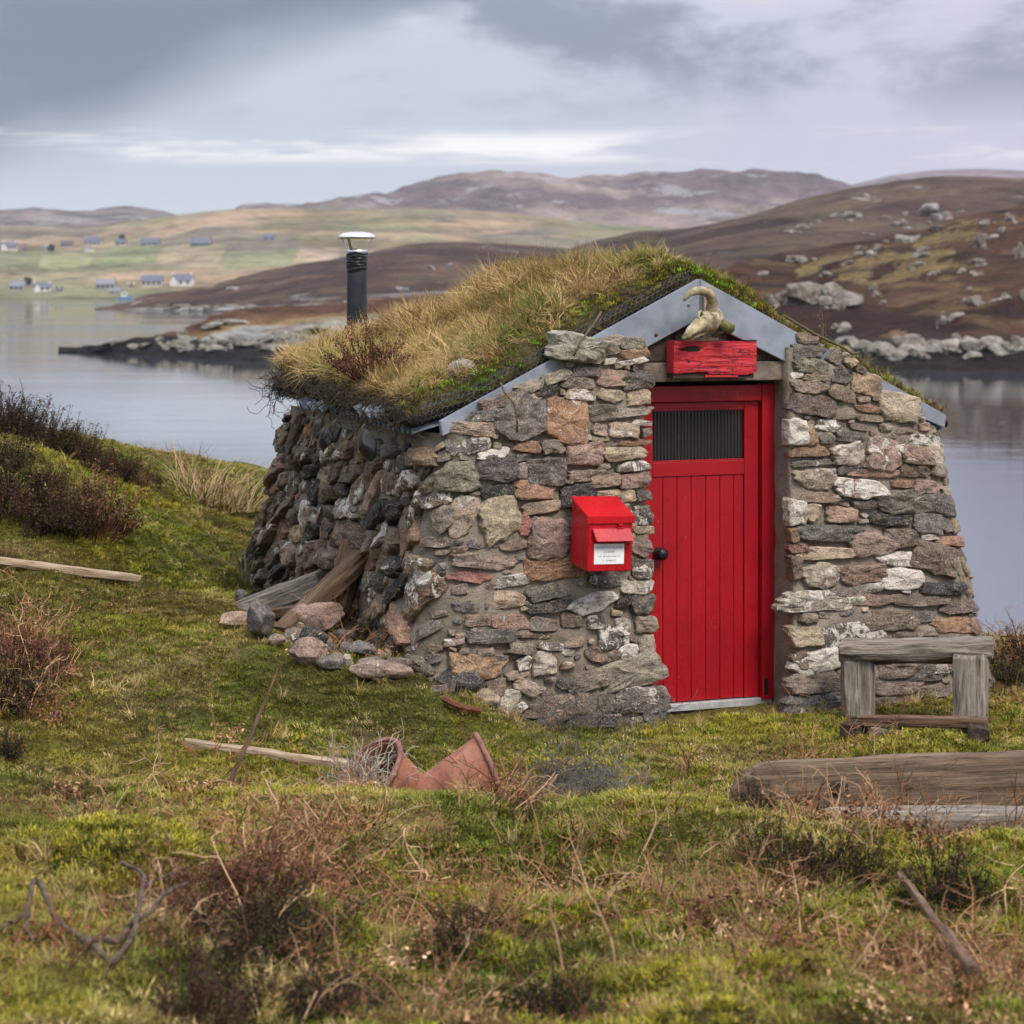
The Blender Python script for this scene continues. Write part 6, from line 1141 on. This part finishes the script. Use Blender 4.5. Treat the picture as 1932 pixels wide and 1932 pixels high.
bush(20, 1265, 1.2, HR_, 'red brown heather bush among bracken at the left edge'); bush(85, 1270, 1.0, HR_, 'red brown heather bush right of its twin at the left edge'); bush(0, 1330, 1.1, HD, 'dark heather under the red brown bushes at the left edge'); bush(55, 1320, .7, HD, 'low dark tuft below the red brown bushes'); bush(0, 1430, .7, HD, 'dark tuft at the left edge level with the lath by the pots')
bush(480, 1800, 1.3, HD, 'big dark heather bush in the centre of the left foreground', flat=.72); bush(560, 1790, 1.1, HD, 'dark heather bush right of the big foreground bush', flat=.7); bush(400, 1850, 1.15, HD, 'dark heather bush left of the big foreground bush', flat=.65); bush(480, 1930, 1.3, HD, 'dark heather at the bottom edge below the big bush', flat=.6); bush(360, 1945, .9, HB, 'brown heather at the bottom edge on the left'); bush(400, 1710, 1.3, HR_, 'red brown heather behind the big foreground bush', flat=.75); bush(500, 1690, 1.0, HR_, 'red brown heather among the thick bracken'); bush(610, 1905, 1.2, HD, 'brown heather at the bottom edge right of the big bush', flat=.6)
bush(865, 1800, .75, HD, 'small dark heather clump in the middle of the bank'); bush(1465, 1640, .85, HD, 'dark heather clump left of three below the sleeper'); bush(1545, 1665, .9, HD, 'middle dark heather clump below the sleeper'); bush(1625, 1670, .8, HD, 'right dark heather clump below the sleeper'); bush(1780, 1705, 1.05, HD, 'wide dark heather clump under the right end of the sleeper'); bush(1050, 1925, .9, HD, 'dark heather at the bottom edge near the centre'); bush(1420, 1525, .6, HD, 'dark heather tuft under the rounded plank end'); bush(1000, 1545, .4, HD, 'little dark heather tuft on the crest below the wire ball'); bush(1905, 1290, .9, HD, 'dark heather clump behind the bench at the right edge'); bush(1940, 1250, 1.0, HD, 'dark heather at the right edge above the shore')
uu, vv_ = -1.33, 1.55
bush(0, 0, 1.35, HR_, 'dark russet heather bush growing from the turf roof', None, P=h2w(np.array([-1.55, pside(702, 712, -1.55)[0], float(turf_top(-1.55, pside(702, 712, -1.55)[0]))+.03])), flat=1.0)
bush(0, 1, .55, HD, 'low dark heather spreading beside the russet bush on the roof', None, P=h2w(np.array([-1.45, pside(760, 715, -1.45)[0], float(turf_top(-1.45, pside(760, 715, -1.45)[0]))+.03])), flat=.7)
# reeds behind the left slope
def reeds(P, n, H, R_, seed, label, col=((.42, .30, .17), (.34, .22, .12), (.28, .24, .09))):
    r = RS(seed); V, F, K = [], [], []
    for i in range(n):
        a = r.rand()*6.283; b = np.array([math.cos(a)*R_*math.sqrt(r.rand()), math.sin(a)*R_*.6*math.sqrt(r.rand()), -.03]); d = b*np.array([.8, .8, 0])+r.normal(size=3)*.10*np.array([1, 1, 0]); h = H*r.uniform(.35, 1.1); p1 = b+d*.6+np.array([0, 0, h*.6]); p2 = p1+d*1.2+np.array([0, 0, h*.4]); sd = np.array([.0035, 0, 0]); o = len(V); V += [b-sd, b+sd, p1+sd*.8, p1-sd*.8, p2]; F += [(o, o+1, o+2, o+3), (o+3, o+2, o+4)]; c = np.array(col[r.randint(3)])*(1+.15*r.normal()); K += [np.clip(c, .02, .8)]*5
    t = tag(obj('reed_clump', make_mesh('reed_clump', V, F, LEAFV, False, np.array(K)), None, tuple(P)), label, 'reeds')
reeds(gpt(375, 945), 150, .36, .24, 1, 'tall straw coloured reed clump on the grass left of the hut'); reeds(gpt(420, 958), 170, .30, .26, 2, 'lower reed clump between the tall reeds and the hut'); reeds(gpt(352, 925), 40, .40, .10, 3, 'thin sparse reeds at the left of the tall clump'); reeds(gpt(480, 1108)+np.array([0, -.05, 0]), 130, .30, .16, 4, 'tan grass tussock at the back corner of the hut', ((.25, .19, .10), (.18, .15, .06), (.13, .13, .05)))
# stone half sunk in the roof turf
u_, v_ = -1.28, .42; P = h2w(np.array([u_, v_, float(turf_top(u_, v_))+.0])); V, F = stone_vf(.20, .13, 0, .07, 77); V = np.stack([V[:, 0], -V[:, 2]*.8+.02*0, V[:, 1]], -1)
bm = bmesh.new(); bmesh.ops.create_icosphere(bm, subdivisions=3, radius=1); V = np.array([q_.co[:] for q_ in bm.verts]); V *= (1+.12*fbm(V*2.1, 5, 3))[:, None]*np.array([.085, .06, .06]); F = [[q_.index for q_ in f.verts] for f in bm.faces]; bm.free()
tag(obj('roof_stone', make_mesh('roof_stone', V, F, STONE, False, (.24, .21, .16, .3)), None, tuple(P)), 'pale rounded stone half sunk in the turf near the eave', 'stone')
# tall single stalks
def stalk(x, y, h, lean, label, seed):
    P = gpt(x, y); r = RS(seed); p = P.copy(); d = np.array([lean, r.normal()*.1, 1.0]); pts = [p+np.array([0, 0, -.03])]
    for i in range(8): d = d+np.array([r.normal()*.10, r.normal()*.10, 0]); d /= np.linalg.norm(d); p = p+d*h/8; pts.append(p)
    t = thing('bracken_stalk', label, 'stalk', (0, 0, 0)); obj('stem', make_mesh('stem', *tube_vf(pts, np.linspace(.0045, .002, 9), 5), plain('dry_stalk', (.33, .20, .115), .85, 0, .3, 30, .2)), t)
    for k in range(3):
        i = r.randint(4, 9); e = np.array([r.choice([-1, 1])*r.uniform(.5, 1), r.normal()*.4, r.uniform(.3, .9)]); q_ = [pts[i]+e*s*h*.12+np.array([0, 0, -.3*s*s*h*.06]) for s in np.linspace(0, 1.4, 5)]; obj('side_shoot', make_mesh('side_shoot', *tube_vf(q_, np.linspace(.0028, .0012, 5), 4), bpy.data.materials['dry_stalk']), t)
stalk(1160, 1830, .32, .02, 'tall forked bracken stalk in the centre of the bank', 1); stalk(1165, 1790, .26, -.03, 'bracken stalk standing just behind the forked stalk', 2); stalk(1060, 1850, .27, .0, 'bracken stalk left of the forked stalk', 3); stalk(1512, 1445, .15, .0, 'upright bracken stalk before the bench at left', 4); stalk(1650, 1450, .20, .02, 'upright bracken stalk before the bench in the middle', 5); stalk(1900, 1440, .16, .02, 'upright bracken stalk near the right end of the thick plank', 6); stalk(1650, 1640, .30, -.05, 'bracken stalk crossing the sleeper at its left end', 7); stalk(1910, 1620, .28, .0, 'dark bracken stalk crossing the sleeper at the right edge', 8); stalk(640, 1500, .20, .05, 'bracken stalk in front of the left pot', 9); stalk(865, 1530, .22, .0, 'bracken stalk in front of the cone shaped pot', 10); stalk(960, 1510, .2, .1, 'bracken stalk right of the cone shaped pot', 11)
# ------------------------------------------------------------------ haze
def _haze():
    V, F = box_vf(-1500, 1500, -60, 3300, WATER-6, 152)
    m = bpy.data.materials.new('damp_air'); m.use_nodes = True; t = m.node_tree; t.nodes.clear()
    v = t.nodes.new('ShaderNodeVolumePrincipled'); o = t.nodes.new('ShaderNodeOutputMaterial'); t.links.new(v.outputs[0], o.inputs['Volume'])
    v.inputs['Color'].default_value = (0.90, 0.93, 1.0, 1); v.inputs['Density'].default_value = 0.00010; v.inputs['Anisotropy'].default_value = 0.2
    tag(obj('haze', make_mesh('haze', V, F, m)), kind='stuff')
_haze()
